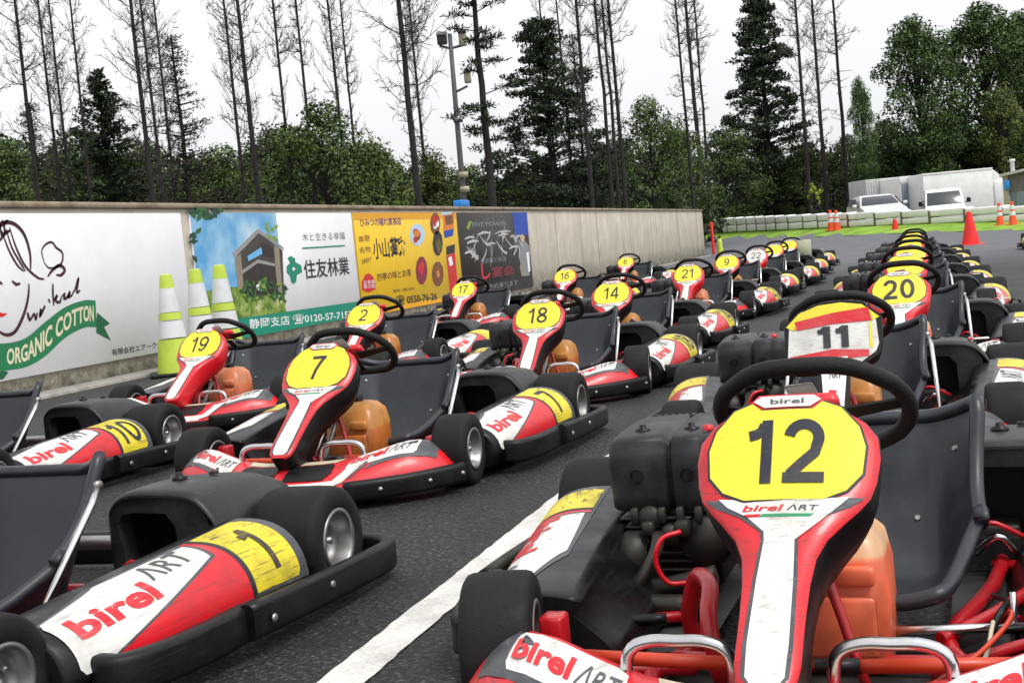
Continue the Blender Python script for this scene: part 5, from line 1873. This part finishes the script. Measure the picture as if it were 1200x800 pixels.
def conifer(seed, h=14., r0=.2, start=.18, wid=2.6, leafm=L_CON, gap=.25, nb=95, top=1.0):
    rng = np.random.default_rng(seed)
    ts, pts = trunk_segs(h, r0, r0 * .15, rng)
    br = []; C = []; D = []; NN = []; LL = []
    ang_k = rng.uniform(.6, 1.25, 12)
    for i in range(nb):
        t = start + (1 - start) * (i + rng.random()) / nb
        if rng.random() < gap * .6: continue
        a = rng.random() * 2 * PI
        kk = ang_k[int(a / (2 * PI) * 12) % 12]
        env = math.sin(PI * min(1, (t - start) / (1 - start) * .82 + .20)) ** .8
        L_ = wid * env * kk * rng.uniform(.55, 1.1) + .25
        p = on_trunk(pts, h, t * h)
        d = np.array([_c(a), _s(a), .15 + .5 * t])
        d /= np.linalg.norm(d)
        e = p + d * L_ + np.array([0, 0, -.10 * L_ * L_ * .5 * (1 - t)])
        br.append((p, e, .03 + .02 * (1 - t), .008))
        m = int(26 + 34 * L_)
        f = rng.random(m) ** .65
        c = p + (e - p) * f[:, None] + rng.normal(size=(m, 3)) * np.array([.20, .20, .13]) * (0.35 + .5 * L_ / wid)
        C.append(c); dd = np.tile(d, (m, 1)) + rng.normal(size=(m, 3)) * .55; dd[:, 2] -= .25
        D.append(dd); NN.append(rng.normal(size=(m, 3)) + [0, 0, .8]); LL.append(rng.uniform(.16, .34, m))
    return ts, br, np.concatenate(C), np.concatenate(D), np.concatenate(NN), np.concatenate(LL)


def broad(seed, h=8., r0=.16, start=.25, wid=2.8, nb=34, per=120, leaf=(.12, .26), flat_=.75):
    rng = np.random.default_rng(seed)
    ts, pts = trunk_segs(h * .8, r0, r0 * .3, rng, .05)
    br = []; C = []; NN = []
    for i in range(nb):
        t = start + (1 - start) * rng.random()
        a = rng.random() * 2 * PI
        env = math.sin(PI * min(1, (t - start) / (1 - start) * .85 + .15)) ** .6
        rad = wid * env * rng.uniform(.25, 1.0)
        c = np.array([rad * _c(a), rad * _s(a), t * h])
        p = on_trunk(pts, h * .8, min(.98, t * .8) * h * .8)
        br.append((p, (p + c) / 2 + rng.normal(size=3) * .1 + [0, 0, -.15], .05, .03)); br.append(((p + c) / 2 + [0, 0, -.15], c, .03, .01))
        s = wid * rng.uniform(.20, .40)
        m = int(per * rng.uniform(.6, 1.3))
        v = rng.normal(size=(m, 3)); v /= np.linalg.norm(v, axis=1, keepdims=True)
        rr_ = rng.uniform(.35, 1.05, m) ** .5
        C.append(c + v * rr_[:, None] * s * np.array([1, 1, flat_])); NN.append(v * .8 + rng.normal(size=(m, 3)) * .6 + [0, 0, .4])
    C = np.concatenate(C); NN = np.concatenate(NN)
    D = rng.normal(size=C.shape); D -= NN * (np.sum(D * NN, 1) / np.maximum(1e-6, np.sum(NN * NN, 1)))[:, None]
    return ts, br, C, D, NN, rng.uniform(*leaf, len(C))


def column(seed, h, r0, start, wid, nb, per, leaf=(.14, .30)):
    """narrow ragged crown that thins towards its tip"""
    rng = np.random.default_rng(seed)
    ts, pts = trunk_segs(h, r0, r0 * .2, rng, .01)
    br = []; C = []; NN = []
    side = rng.uniform(.55, 1.2, 10)
    for i in range(nb):
        t = start + (1 - start) * (i + rng.random()) / nb
        a = rng.random() * 2 * PI
        q = (t - start) / (1 - start)
        env = (min(1, .45 + q * 1.9) if q < .3 else 1.0 - .90 * ((q - .3) / .7) ** 1.25) * side[int(q * 9.99)]
        rad = wid * env * rng.uniform(.05, 1.0) ** .6
        c = np.array([rad * _c(a), rad * _s(a), t * h - .12 * rad])
        p = on_trunk(pts, h, max(.2, t * h - .35 * rad))
        br.append((p, c, .035, .010))
        s = .24 + .12 * wid * (1 - q * .55) * rng.uniform(.5, 1)
        m = int(per * rng.uniform(.6, 1.3) * (1 - .4 * q))
        v = rng.normal(size=(m, 3)); v /= np.linalg.norm(v, axis=1, keepdims=True)
        C.append(c + v * (rng.uniform(.2, 1.05, m) ** .6)[:, None] * s * np.array([1.1, 1.1, .42])); NN.append(v * .6 + rng.normal(size=(m, 3)) * .7 + [0, 0, .5])
    C = np.concatenate(C); NN = np.concatenate(NN)
    D = rng.normal(size=C.shape); D[:, 2] -= .3
    return ts, br, C, D, NN, rng.uniform(*leaf, len(C))


def build_tree(name, parts, leafm, wratio=.55, twig=None):
    root = empty(name)
    V, Fq = tubes_np(parts[0], 9)
    V2, F2 = tubes_np(parts[1], 4) if parts[1] else (np.zeros((0, 3)), np.zeros((0, 4), int))
    if len(parts) == 2:                          # bare: stem, then the limbs as the crown
        mesh_np('trunk', V, Fq, [M['bark']], root, smooth=True)
        mesh_np('branches', V2, F2, [M['twig']], root)
        return root
    mesh_np('trunk', np.concatenate([V, V2]), np.concatenate([Fq, F2 + len(V)]), [M['bark']], root, smooth=True)
    Vl, Fl = quads(parts[2], parts[3], parts[4], parts[5], parts[5] * wratio)
    mesh_np('crown', Vl, Fl, [leafm], root)
    return root


BARE = [build_tree('bare_tree', bare_tree(s, 15, r, st, bl, dn), None) for s, r, st, bl, dn in ((1, .17, .20, 1.7, 120), (2, .15, .26, 1.4, 95), (3, .14, .34, 1.2, 75), (4, .20, .24, 2.1, 130))]
CONI = [build_tree('conifer_tree', conifer(11, 14, .2, .10, 2.1, nb=230, gap=.2), L_CON, .40), build_tree('conifer_tree', column(12, 14, .22, .12, 5.0, 380, 110), L_CON, .45), build_tree('conifer_tree', column(15, 14, .22, .05, 4.0, 360, 105), L_CON, .45)]
DRY = [build_tree('withering_cedar', column(13, 14, .2, .12, 2.7, 240, 36, (.10, .24)), L_DRY, .32)]
BRO = [build_tree('broadleaf_tree', broad(21, 8, .15, .06, 2.9, 60, 190, (.12, .24)), L_BRO), build_tree('broadleaf_tree', broad(22, 8, .15, .06, 3.2, 66, 190, (.12, .24)), L_BRO), build_tree('broadleaf_tree', broad(23, 8, .14, .06, 2.6, 56, 190, (.12, .24)), L_BRT)]
EVG = [build_tree('evergreen_tree', broad(31, 12, .22, .22, 2.9, 110, 210, (.14, .28), .8), L_EVG)]
used_t = set()


def tree(proto, px, d, ytop, h0, label, group, wide=1.0, rz=None, lean=None, name=None):
    """plant one tree on the column px at depth d so that it reaches up to the photo's row ytop"""
    base = at_d(px, 246 + .094 * (1068 - px), d)
    gz = 0.0 if base.x < -7.4 else ground_z(base.x, base.y)
    topz = at_d(px, ytop, d).z
    s = (topz - gz) / h0
    src = proto
    if id(src) in used_t:
        o = copy_tree(src)
    else:
        o = src; used_t.add(id(src))
    o.location = (base.x, base.y, gz)
    o.scale = (s * wide, s * wide, s)
    o.rotation_euler = (lean[0] if lean else 0, lean[1] if lean else 0, random.uniform(0, 6.28) if rz is None else rz)
    tag(o, label, 'tree', group)
    return o


# bare stems: (column at wall height, depth, trunk px width there)
stems = [(17, 42, 5), (57, 30, 7.5), (84, 44, 4), (96, 46, 4.2), (117, 42, 5), (190, 27, 9), (203, 42, 5), (216, 46, 4.5), (296, 42, 5), (312, 28, 9), (352, 40, 5), (378, 40, 5.5), (415, 42, 5), (428, 48, 4),
         (498, 24, 11), (508, 46, 4), (660, 46, 4), (677, 44, 4), (697, 38, 5), (722, 40, 6), (729, 42, 5.5), (737, 40, 5.5), (816, 46, 5), (827, 40, 7), (834, 46, 4.5), (951, 50, 6), (970, 52, 6), (995, 52, 6)]
pos_words = ['first', 'second', 'third', 'fourth', 'fifth', 'sixth', 'seventh', 'eighth', 'ninth', 'tenth', 'eleventh', 'twelfth', 'thirteenth', 'fourteenth', 'fifteenth', 'sixteenth', 'seventeenth', 'eighteenth', 'nineteenth', 'twentieth',
             'twenty-first', 'twenty-second', 'twenty-third', 'twenty-fourth', 'twenty-fifth', 'twenty-sixth', 'twenty-seventh', 'twenty-eighth']
rb = random.Random(3)
for i, (px, d, w_) in enumerate(stems):
    k = 0 if w_ > 8 else (3 if w_ > 10 else rb.choice([1, 2, 0]))
    if w_ >= 11: k = 3
    r_px = w_ / 2 * d / F_PX
    if px > 820 or px in (660, 677): d += 36 if px > 820 else 4
    r_px = w_ * .40 * d / F_PX
    H = 15 if d > 35 else (12 if d > 28 else 10.5)
    if d > 60: H = 24
    pr = BARE[k]
    r0 = (.17, .15, .14, .20)[k]
    base = at_d(px, 246 + .094 * (1068 - px), d)
    o = tree(pr, px, d, 0, 15, 'tall bare tree with thin twigs, %s bare trunk counted from the left' % pos_words[i], 'tall bare trees', 1)
    s = H / 15.0
    wd = r_px / (r0 * .85)
    o.scale = (max(.45 * s, wd), max(.45 * s, wd), s)
    o.rotation_euler[1] = rb.uniform(-.012, .012)

# a pine with dark needle tufts at the top beside the lamp mast
pine_rng = np.random.default_rng(77)
ts, pts = trunk_segs(17, .24, .08, pine_rng, .01)
br = []; C = []; D = []; NN = []; LLn = []
for i in range(34):
    z = pine_rng.uniform(7.2, 16.6); a = pine_rng.random() * 6.28; L_ = pine_rng.uniform(.5, 1.9) * (1.1 - (z - 7) / 14)
    p = on_trunk(pts, 17, z); e = p + np.array([_c(a) * L_, _s(a) * L_, pine_rng.uniform(-.1, .35) * L_])
    br.append((p, e, .03, .012))
    for k in range(2):
        c = p + (e - p) * (1 - .35 * k); m = 60
        v = pine_rng.normal(size=(m, 3)); C.append(c + v * np.array([.22, .22, .08])); D.append(v + [0, 0, .4]); NN.append(pine_rng.normal(size=(m, 3))); LLn.append(pine_rng.uniform(.16, .3, m))
pine = build_tree('pine_tree', (ts, br, np.concatenate(C), np.concatenate(D), np.concatenate(NN), np.concatenate(LLn)), L_CON, .25)
tree(pine, 582, 25, -85, 17, 'tall pine with dark needle tufts, right of the lamp mast', 'pines')

# evergreen conifers that stand out against the sky
tree(CONI[0], 142, 44, 84, 14, 'pointed dark conifer among the bare trunks on the left', 'dark conifers', 1.15)
tree(CONI[1], 655, 46, 24, 14, 'broad ragged dark conifer above the middle of the wall', 'dark conifers', 1.0)
tree(CONI[2], 908, 92, -14, 14, 'tallest dense dark conifer, right of centre, reaching the top edge', 'dark conifers', 1.0)
tree(DRY[0], 232, 44, 42, 14, 'brownish withering cedar left of the thick bare trunks', 'withering cedars', 1.05)
tree(DRY[0], 692, 47, 40, 14, 'brownish withering cedar touching the broad ragged conifer', 'withering cedars', .8)
tree(DRY[0], 60, 46, 120, 14, 'low brownish cedar at the far left between bare trunks', 'withering cedars', 1.1)
tree(DRY[0], 620, 60, -30, 14, 'thin brownish tree rising out of the picture near the ragged conifer', 'withering cedars', .5) if False else None
tree(EVG[0], 1086, 92, 28, 12, 'rounded deep green evergreen on a clear trunk behind the trucks', 'rounded evergreens', 1.0)
tree(EVG[0], 1163, 96, 14, 12, 'largest rounded deep green evergreen, at the right edge', 'rounded evergreens', 1.15)
tree(EVG[0], 1212, 100, 22, 12, 'rounded evergreen cut off by the right edge of the picture', 'rounded evergreens', 1.1)
tree(EVG[0], 1018, 86, 96, 12, 'small sparse evergreen left of the rounded evergreens', 'rounded evergreens', .45)
# broadleaf belt: (column, depth, top row, kind, width factor, label)
belt = [(8, 40, 150, 0, 1.0, 'dark leafy tree at the far left edge above the wall'), (105, 50, 150, 1, 1.1, 'leafy tree between the far left bare trunks'), (180, 48, 160, 0, 1.0, 'leafy tree left of the brownish cedar'),
        (275, 50, 165, 1, 1.0, 'leafy tree right of the brownish cedar'), (335, 46, 140, 0, 1.1, 'leafy tree over the house photo board'), (392, 40, 118, 1, 1.0, 'loose crowned leafy tree rising above the others over the diamond emblem board'),
        (448, 44, 150, 2, 1.05, 'paler leafy tree over the yellow board'), (516, 46, 163, 2, 1.0, 'pale leafy tree left of the lamp mast'), (560, 50, 185, 1, 1.0, 'low leafy tree right of the lamp mast'),
        (612, 52, 186, 2, 1.0, 'pale low leafy tree left of the ragged conifer'), (770, 50, 118, 1, .95, 'leafy tree with flat sprays right of the triple bare trunks'), (800, 62, 150, 0, 1.0, 'dark leafy tree behind the wall end'),
        (855, 88, 148, 0, 1.1, 'dark leafy tree left of the tallest conifer'), (945, 90, 150, 0, 1.0, 'dark leafy tree right of the tallest conifer'), (1000, 94, 138, 1, 1.0, 'leafy tree left of the white car'),
        (1045, 96, 140, 1, 1.0, 'leafy tree behind the grey container'), (1125, 98, 120, 0, 1.0, 'leafy tree behind the white box truck'), (1180, 92, 95, 2, .9, 'yellow green leafy tree behind the shed'), (720, 58, 160, 0, 1.1, 'dark leafy tree behind the triple bare trunks')]
for px, d, yt, k, wf, lb in belt:
    yt += 16 if px < 760 else 8
    if px in (945, 1000): yt += 18
    tree(BRO[k], px, d, yt, 8, lb, 'leafy trees behind the wall', wf * (1.0 if yt > 130 else .85))

# sapling before the barrier
sp_ = broad(41, 1.2, .012, .35, .26, 14, 60, (.06, .12))
L_SAP = leaf_mat('young_yellow_green_leaves', (.14, .20, .02), (.32, .38, .05))
o = build_tree('sapling', sp_, L_SAP)
p = at_d(957, 262, 66); o.location = (p.x, p.y, ground_z(p.x, p.y)); o.scale = (1.3, 1.3, 1.75)
tag(o, 'spindly yellow green sapling standing behind the barrier', 'sapling')

# the dark wood closing the view behind them all
wr = np.random.default_rng(99)
C = []; NN = []; trunks = []
for k in range(260):
    px = wr.uniform(-120, 1330); d = wr.uniform(56, 92)
    if px > 800: d = wr.uniform(96, 125)
    yb = 246 + .094 * (1068 - px)
    prof = np.interp(px, [-100, 0, 100, 250, 330, 420, 480, 520, 600, 640, 760, 850, 1000, 1050, 1150, 1300], [165, 175, 182, 178, 182, 180, 198, 212, 212, 200, 178, 176, 172, 178, 140, 120])
    yt = prof + abs(wr.normal()) * 16
    b = at_d(px, yb, d); h = max(2.0, at_d(px, yt, d).z)
    trunks.append((np.array([b.x, b.y, 0.]), np.array([b.x + wr.normal() * .2, b.y, h * .8]), .14, .05))
    for j in range(16):
        t = wr.uniform(.02, 1) if j < 12 else wr.uniform(.0, .3); a = wr.random() * 6.28; rad = 2.6 * math.sin(PI * min(1, t * .8 + .18)) * wr.random()
        c = np.array([b.x + rad * _c(a), b.y + rad * _s(a), h * t]); m = 80
        v = wr.normal(size=(m, 3)); v /= np.linalg.norm(v, axis=1, keepdims=True)
        C.append(c + v * wr.uniform(.3, 1, m)[:, None] * np.array([1.2, 1.2, .9])); NN.append(v + wr.normal(size=(m, 3)) * .6 + [0, 0, .4])
C = np.concatenate(C); NN = np.concatenate(NN); D = wr.normal(size=C.shape)
Vl, Fl = quads(C, D, NN, wr.uniform(.22, .50, len(C)), wr.uniform(.16, .30, len(C)))
Vt, Ft = tubes_np(trunks, 6)
L_WOOD = leaf_mat('deep_wood_foliage', (.010, .018, .008), (.048, .070, .024), .15)
o = mesh_np('woods', np.concatenate([Vl, Vt]), np.concatenate([Fl, Ft + len(Vl)]), [L_WOOD, M['bark']], None, np.concatenate([np.zeros(len(Fl)), np.ones(len(Ft))]))
tag(o, 'dark mass of woodland closing the view', None, None, 'stuff')

# ------------------------------------------------------------------ lamp mast
d = 27
b = at_d(548, 246 + .094 * 520, d)
M['mast'] = worn('grey_lamp_mast', (.09, .085, .095), .5, .3); M['lampbox'] = worn('beige_floodlight', (.42, .38, .26), .45, .3)
top = at_d(527, 40, d)
root = empty('lamp_mast', (b.x, b.y, 0), 0, 'slim dark lamp mast with floodlights, standing behind the wall', 'lamp post')
lx, ly = (top.x - b.x), (top.y - b.y); hT_ = top.z
mb = MB(); mb.tube(M['mast'], [(0, 0, -.2), (lx * .35, ly * .35, hT_ * .35), (lx * .7, ly * .7, hT_ * .7), (lx, ly, hT_)], .075, 10, taper=.60); mb.build('pole', root)
Q = lambda px, py: at_d(px, py, d) - Vector((b.x, b.y, 0))
for py in (140, 205, 222):
    q = Q(527 + (py - 40) * .098, py); mb = MB(); mb.lathe(M['lampbox'] if py != 140 else M['steel'], [(.095, -.06), (.10, -.06), (.10, .06), (.095, .06)], q, 'Z', 12); mb.build('band', root)
mb = MB(); mb.tube(M['mast'], [Q(515, 54), Q(528, 57), Q(543, 53)], .028, 8); mb.tube(M['mast'], [Q(534, 108), Q(548, 101)], .025, 8); mb.build('arm', root)
for px, py, w_, h_ in ((518, 46, .13, .18), (542, 46, .10, .24), (548, 91, .09, .20)):
    q = Q(px, py); mb = MB()
    R4 = Matrix.Translation(q) @ Matrix.Rotation(.3, 4, 'Z') @ Matrix.Rotation(.35 if px == 518 else .12, 4, 'X')
    mb.box(M['lampbox'] if px != 518 else M['mast'], (-w_ * .8, -.10, -h_ * .6), (w_ * .8, .10, h_ * .6), .03, 2, R4); mb.box(M['mast'], (-w_ * .85, -.13, h_ * .45), (w_ * .85, .12, h_ * .75), .02, 1, R4); mb.build('floodlight', root)
# ------------------------------------------------------------------ the parked karts
PROTO = {('black', 'tank_amber'): None}


def kart_at(style, tank, x, y, yaw, label, group, num=None, podnum=None, steer=0.0):
    key = (style, tank)
    if PROTO.get(key) is None:
        PROTO[key] = make_kart(style, tank)
        fresh = PROTO[key]
        PROTO[key] = fresh
        o = copy_tree(fresh)
    else:
        o = copy_tree(PROTO[key])
    o.location = (x, y, 0); o.rotation_euler = (0, 0, math.radians(yaw))
    tag(o, label, 'kart', group)
    if num:
        p = next(c for c in o.children if c.name.startswith('number_panel'))
        panel_number(p, num, 'ink', .165 if num in ('12', '20') else .125)
    if podnum:
        for p in [c for c in o.children if c.name.startswith('sidepod')]:
            sgn = 1 if p.data.vertices[0].co.x > 0 else -1
            pod_number(p, podnum, sgn)
    if num == '12':                            # no stays on this one's seat
        for c in [c for q in o.children if q.name.startswith('seat') for c in q.children]:
            bpy.data.objects.remove(c)
    if steer:
        for c in o.children:
            if c.name.startswith('wheel') and c.location.y < 0:
                c.rotation_euler = (0, 0, steer)
    return o


def head(px, py):
    p = at_z(px, py, .445)
    return p.x, p.y + .535


GR, GM, GL = 'karts parked in the right column', 'karts parked in the middle column', 'karts parked in the column by the wall'
B_, R_, A_, T_, K_ = 'black', 'red', 'tank_amber', 'tank_red', 'tank_pink'
KARTS = [
    # right column
    (B_, T_, -.21, 2.69, -2.4, 'nearest kart, number 12, black sided yellow plate and red orange fuel tank', GR, '12', None, .22),
    ('screen', A_, -.30, 5.00, .5, 'kart number 11 with the white and red rectangular number screen', GR, None, None, 0),
    (R_, T_, -.10, 7.24, -1.4, 'kart number 20 with red edged yellow plate, third in the right column', GR, '20', None, 0),
    (R_, A_, *head(1061, 314), 0, 'red edged kart directly behind kart number 20', GR, None, None, 0),
    (B_, A_, *head(1066, 301), 1, 'fifth kart of the right column, second behind number 20', GR, None, None, 0),
    (B_, A_, *head(1067, 292), -1, 'sixth kart of the right column, third behind number 20', GR, None, None, 0),
    (B_, A_, *head(1069, 285), 0, 'seventh kart of the right column, fourth behind number 20', GR, None, None, 0),
    (B_, A_, *head(1070, 280), 0, 'furthest kart of the right column, below the far red cone', GR, None, None, 0),
    # middle column
    (B_, A_, -2.20, 2.50, -3.0, 'kart with 1 on its yellow pod sticker, cut by the left bottom corner', GM, '1', '1', 0),
    (B_, A_, -2.17, 4.97, -.5, 'kart number 7 with black sided plate, second in the middle column', GM, '7', '7', 0),
    (B_, A_, -2.03, 7.41, 1.3, 'kart with 18 on its black sided plate, third of the middle column', GM, '18', '18', .1),
    (B_, A_, -2.10, 9.58, 0, 'kart number 14, close behind kart number 18', GM, '14', '14', 0),
    (R_, K_, -2.07, 12.64, 0, 'kart number 21 with a fully red number plate moulding', GM, '21', '21', 0),
    (B_, A_, *head(851, 309), 1, 'kart number 9, right behind kart number 21', GM, '9', None, 0),
    ('white', A_, *head(886, 301), 0, 'kart number 22 with a white plate edged in red', GM, '22', None, 0),
    (B_, A_, *head(907, 294), 0, 'kart with yellow plate just behind the white plated kart', GM, None, None, 0),
    (R_, A_, *head(925, 288), 0, 'furthest kart of the middle column, with red plate moulding', GM, None, None, 0),
    # column by the wall
    (B_, A_, -4.06, 4.72, 0.2, 'kart with 10 on its yellow pod sticker, at the left edge by the wall', GL, '10', '10', 0),
    (R_, K_, -3.96, 7.14, -.4, 'kart number 19 with red plate moulding, before the lime cones', GL, '19', None, 0),
    (B_, A_, -3.88, 9.28, 0, 'kart with a 2 on its plate, third of the column by the wall', GL, '2', None, 0),
    (B_, A_, *head(543, 341), 0, 'kart number 17, below the yellow board', GL, '17', None, 0),
    (B_, A_, *head(662, 325), 0, 'kart number 16, below the bare right part of the wall', GL, '16', None, 0),
    (B_, A_, *head(733, 308), 0, 'kart number 6, furthest of the column by the wall', GL, '6', None, 0),
]
rk = random.Random(21)
for a in KARTS:
    a = list(a)
    if a[8] == 0: a[8] = rk.uniform(-.16, .16)
    kart_at(*a)
p = at_z(1252, 288, 0)
kart_at(B_, A_, p.x, p.y, 0, 'lone kart on the track cut by the right edge, beyond the columns', 'karts standing apart', None, None, 0)
# the prototypes themselves are not part of the place
def drop(o):
    for c in list(o.children):
        drop(c)
    bpy.data.objects.remove(o)
for k, o in PROTO.items():
    if o: drop(o)

# pale card on a stick behind the white plated kart
p = at_z(945, 322, 0.0); zc = (p - EYE).dot(FW)
r_ = empty('paper_card', (p.x, p.y, 0), .1, 'pale green sheet of card standing up behind the kart seats', 'card')
mb = MB(); mb.box(worn('pale_green_card', (.50, .52, .36), .6, .3), (-.11, -.006, .28), (.11, .006, .56), .002, 1); mb.build('card', r_)
mb = MB(); mb.tube(M['steel'], [(0, .012, 0), (0, .012, .5)], .008, 6); mb.build('stick', r_)

# ------------------------------------------------------------------ light, sky, camera
w = bpy.data.worlds.new('World'); SC.world = w; w.use_nodes = True
nt = w.node_tree
for n in list(nt.nodes): nt.nodes.remove(n)
out = nt.nodes.new('ShaderNodeOutputWorld'); bg = nt.nodes.new('ShaderNodeBackground'); sk = nt.nodes.new('ShaderNodeTexSky')
SUN_EL, SUN_ROT = math.radians(60), math.radians(118)
sk.sky_type = 'NISHITA'; sk.sun_disc = False; sk.sun_elevation = SUN_EL; sk.sun_rotation = SUN_ROT
sk.air_density = 1.0; sk.dust_density = 6.0; sk.ozone_density = 1.0
hs = nt.nodes.new('ShaderNodeHueSaturation'); hs.inputs['Saturation'].default_value = .10; hs.inputs['Value'].default_value = 1.0
mx = nt.nodes.new('ShaderNodeMix'); mx.data_type = 'RGBA'; mx.inputs[0].default_value = 0.7
nt.links.new(sk.outputs[0], hs.inputs['Color']); nt.links.new(hs.outputs[0], mx.inputs[6]); mx.inputs[7].default_value = (5.0, 5.05, 5.2, 1)   # thick even cloud over the sky
nt.links.new(mx.outputs[2], bg.inputs[0]); bg.inputs[1].default_value = 0.15
nt.links.new(bg.outputs[0], out.inputs[0])
sl = bpy.data.lights.new('Sun', 'SUN'); sl.energy = 1.0; sl.angle = math.radians(16); sl.color = (1, .97, .93)
so = bpy.data.objects.new('Sun', sl); COL.objects.link(so)
sd = Vector((math.sin(SUN_ROT) * _c(SUN_EL), _c(SUN_ROT) * _c(SUN_EL), _s(SUN_EL)))
so.rotation_euler = sd.to_track_quat('Z', 'Y').to_euler(); so.location = (0, 0, 30)

cam = bpy.data.cameras.new('Camera'); co = bpy.data.objects.new('Camera', cam); COL.objects.link(co)
cam.sensor_fit = 'HORIZONTAL'; cam.sensor_width = 36; cam.lens = 36 * F_PX / 1200
cam.clip_start = .05; cam.clip_end = 3000
R3 = Matrix((CR, CU, -FW)).transposed()
co.matrix_world = Matrix.Translation(EYE) @ R3.to_4x4()
SC.camera = co
SC.view_settings.view_transform = 'Standard'; SC.view_settings.look = 'None'; SC.view_settings.gamma = 1.0; SC.view_settings.exposure = 0.62
SC.view_settings.use_curve_mapping = False
SC.cycles.max_bounces = 6; SC.cycles.diffuse_bounces = 3; SC.cycles.glossy_bounces = 3; SC.cycles.transmission_bounces = 3; SC.cycles.use_denoising = True
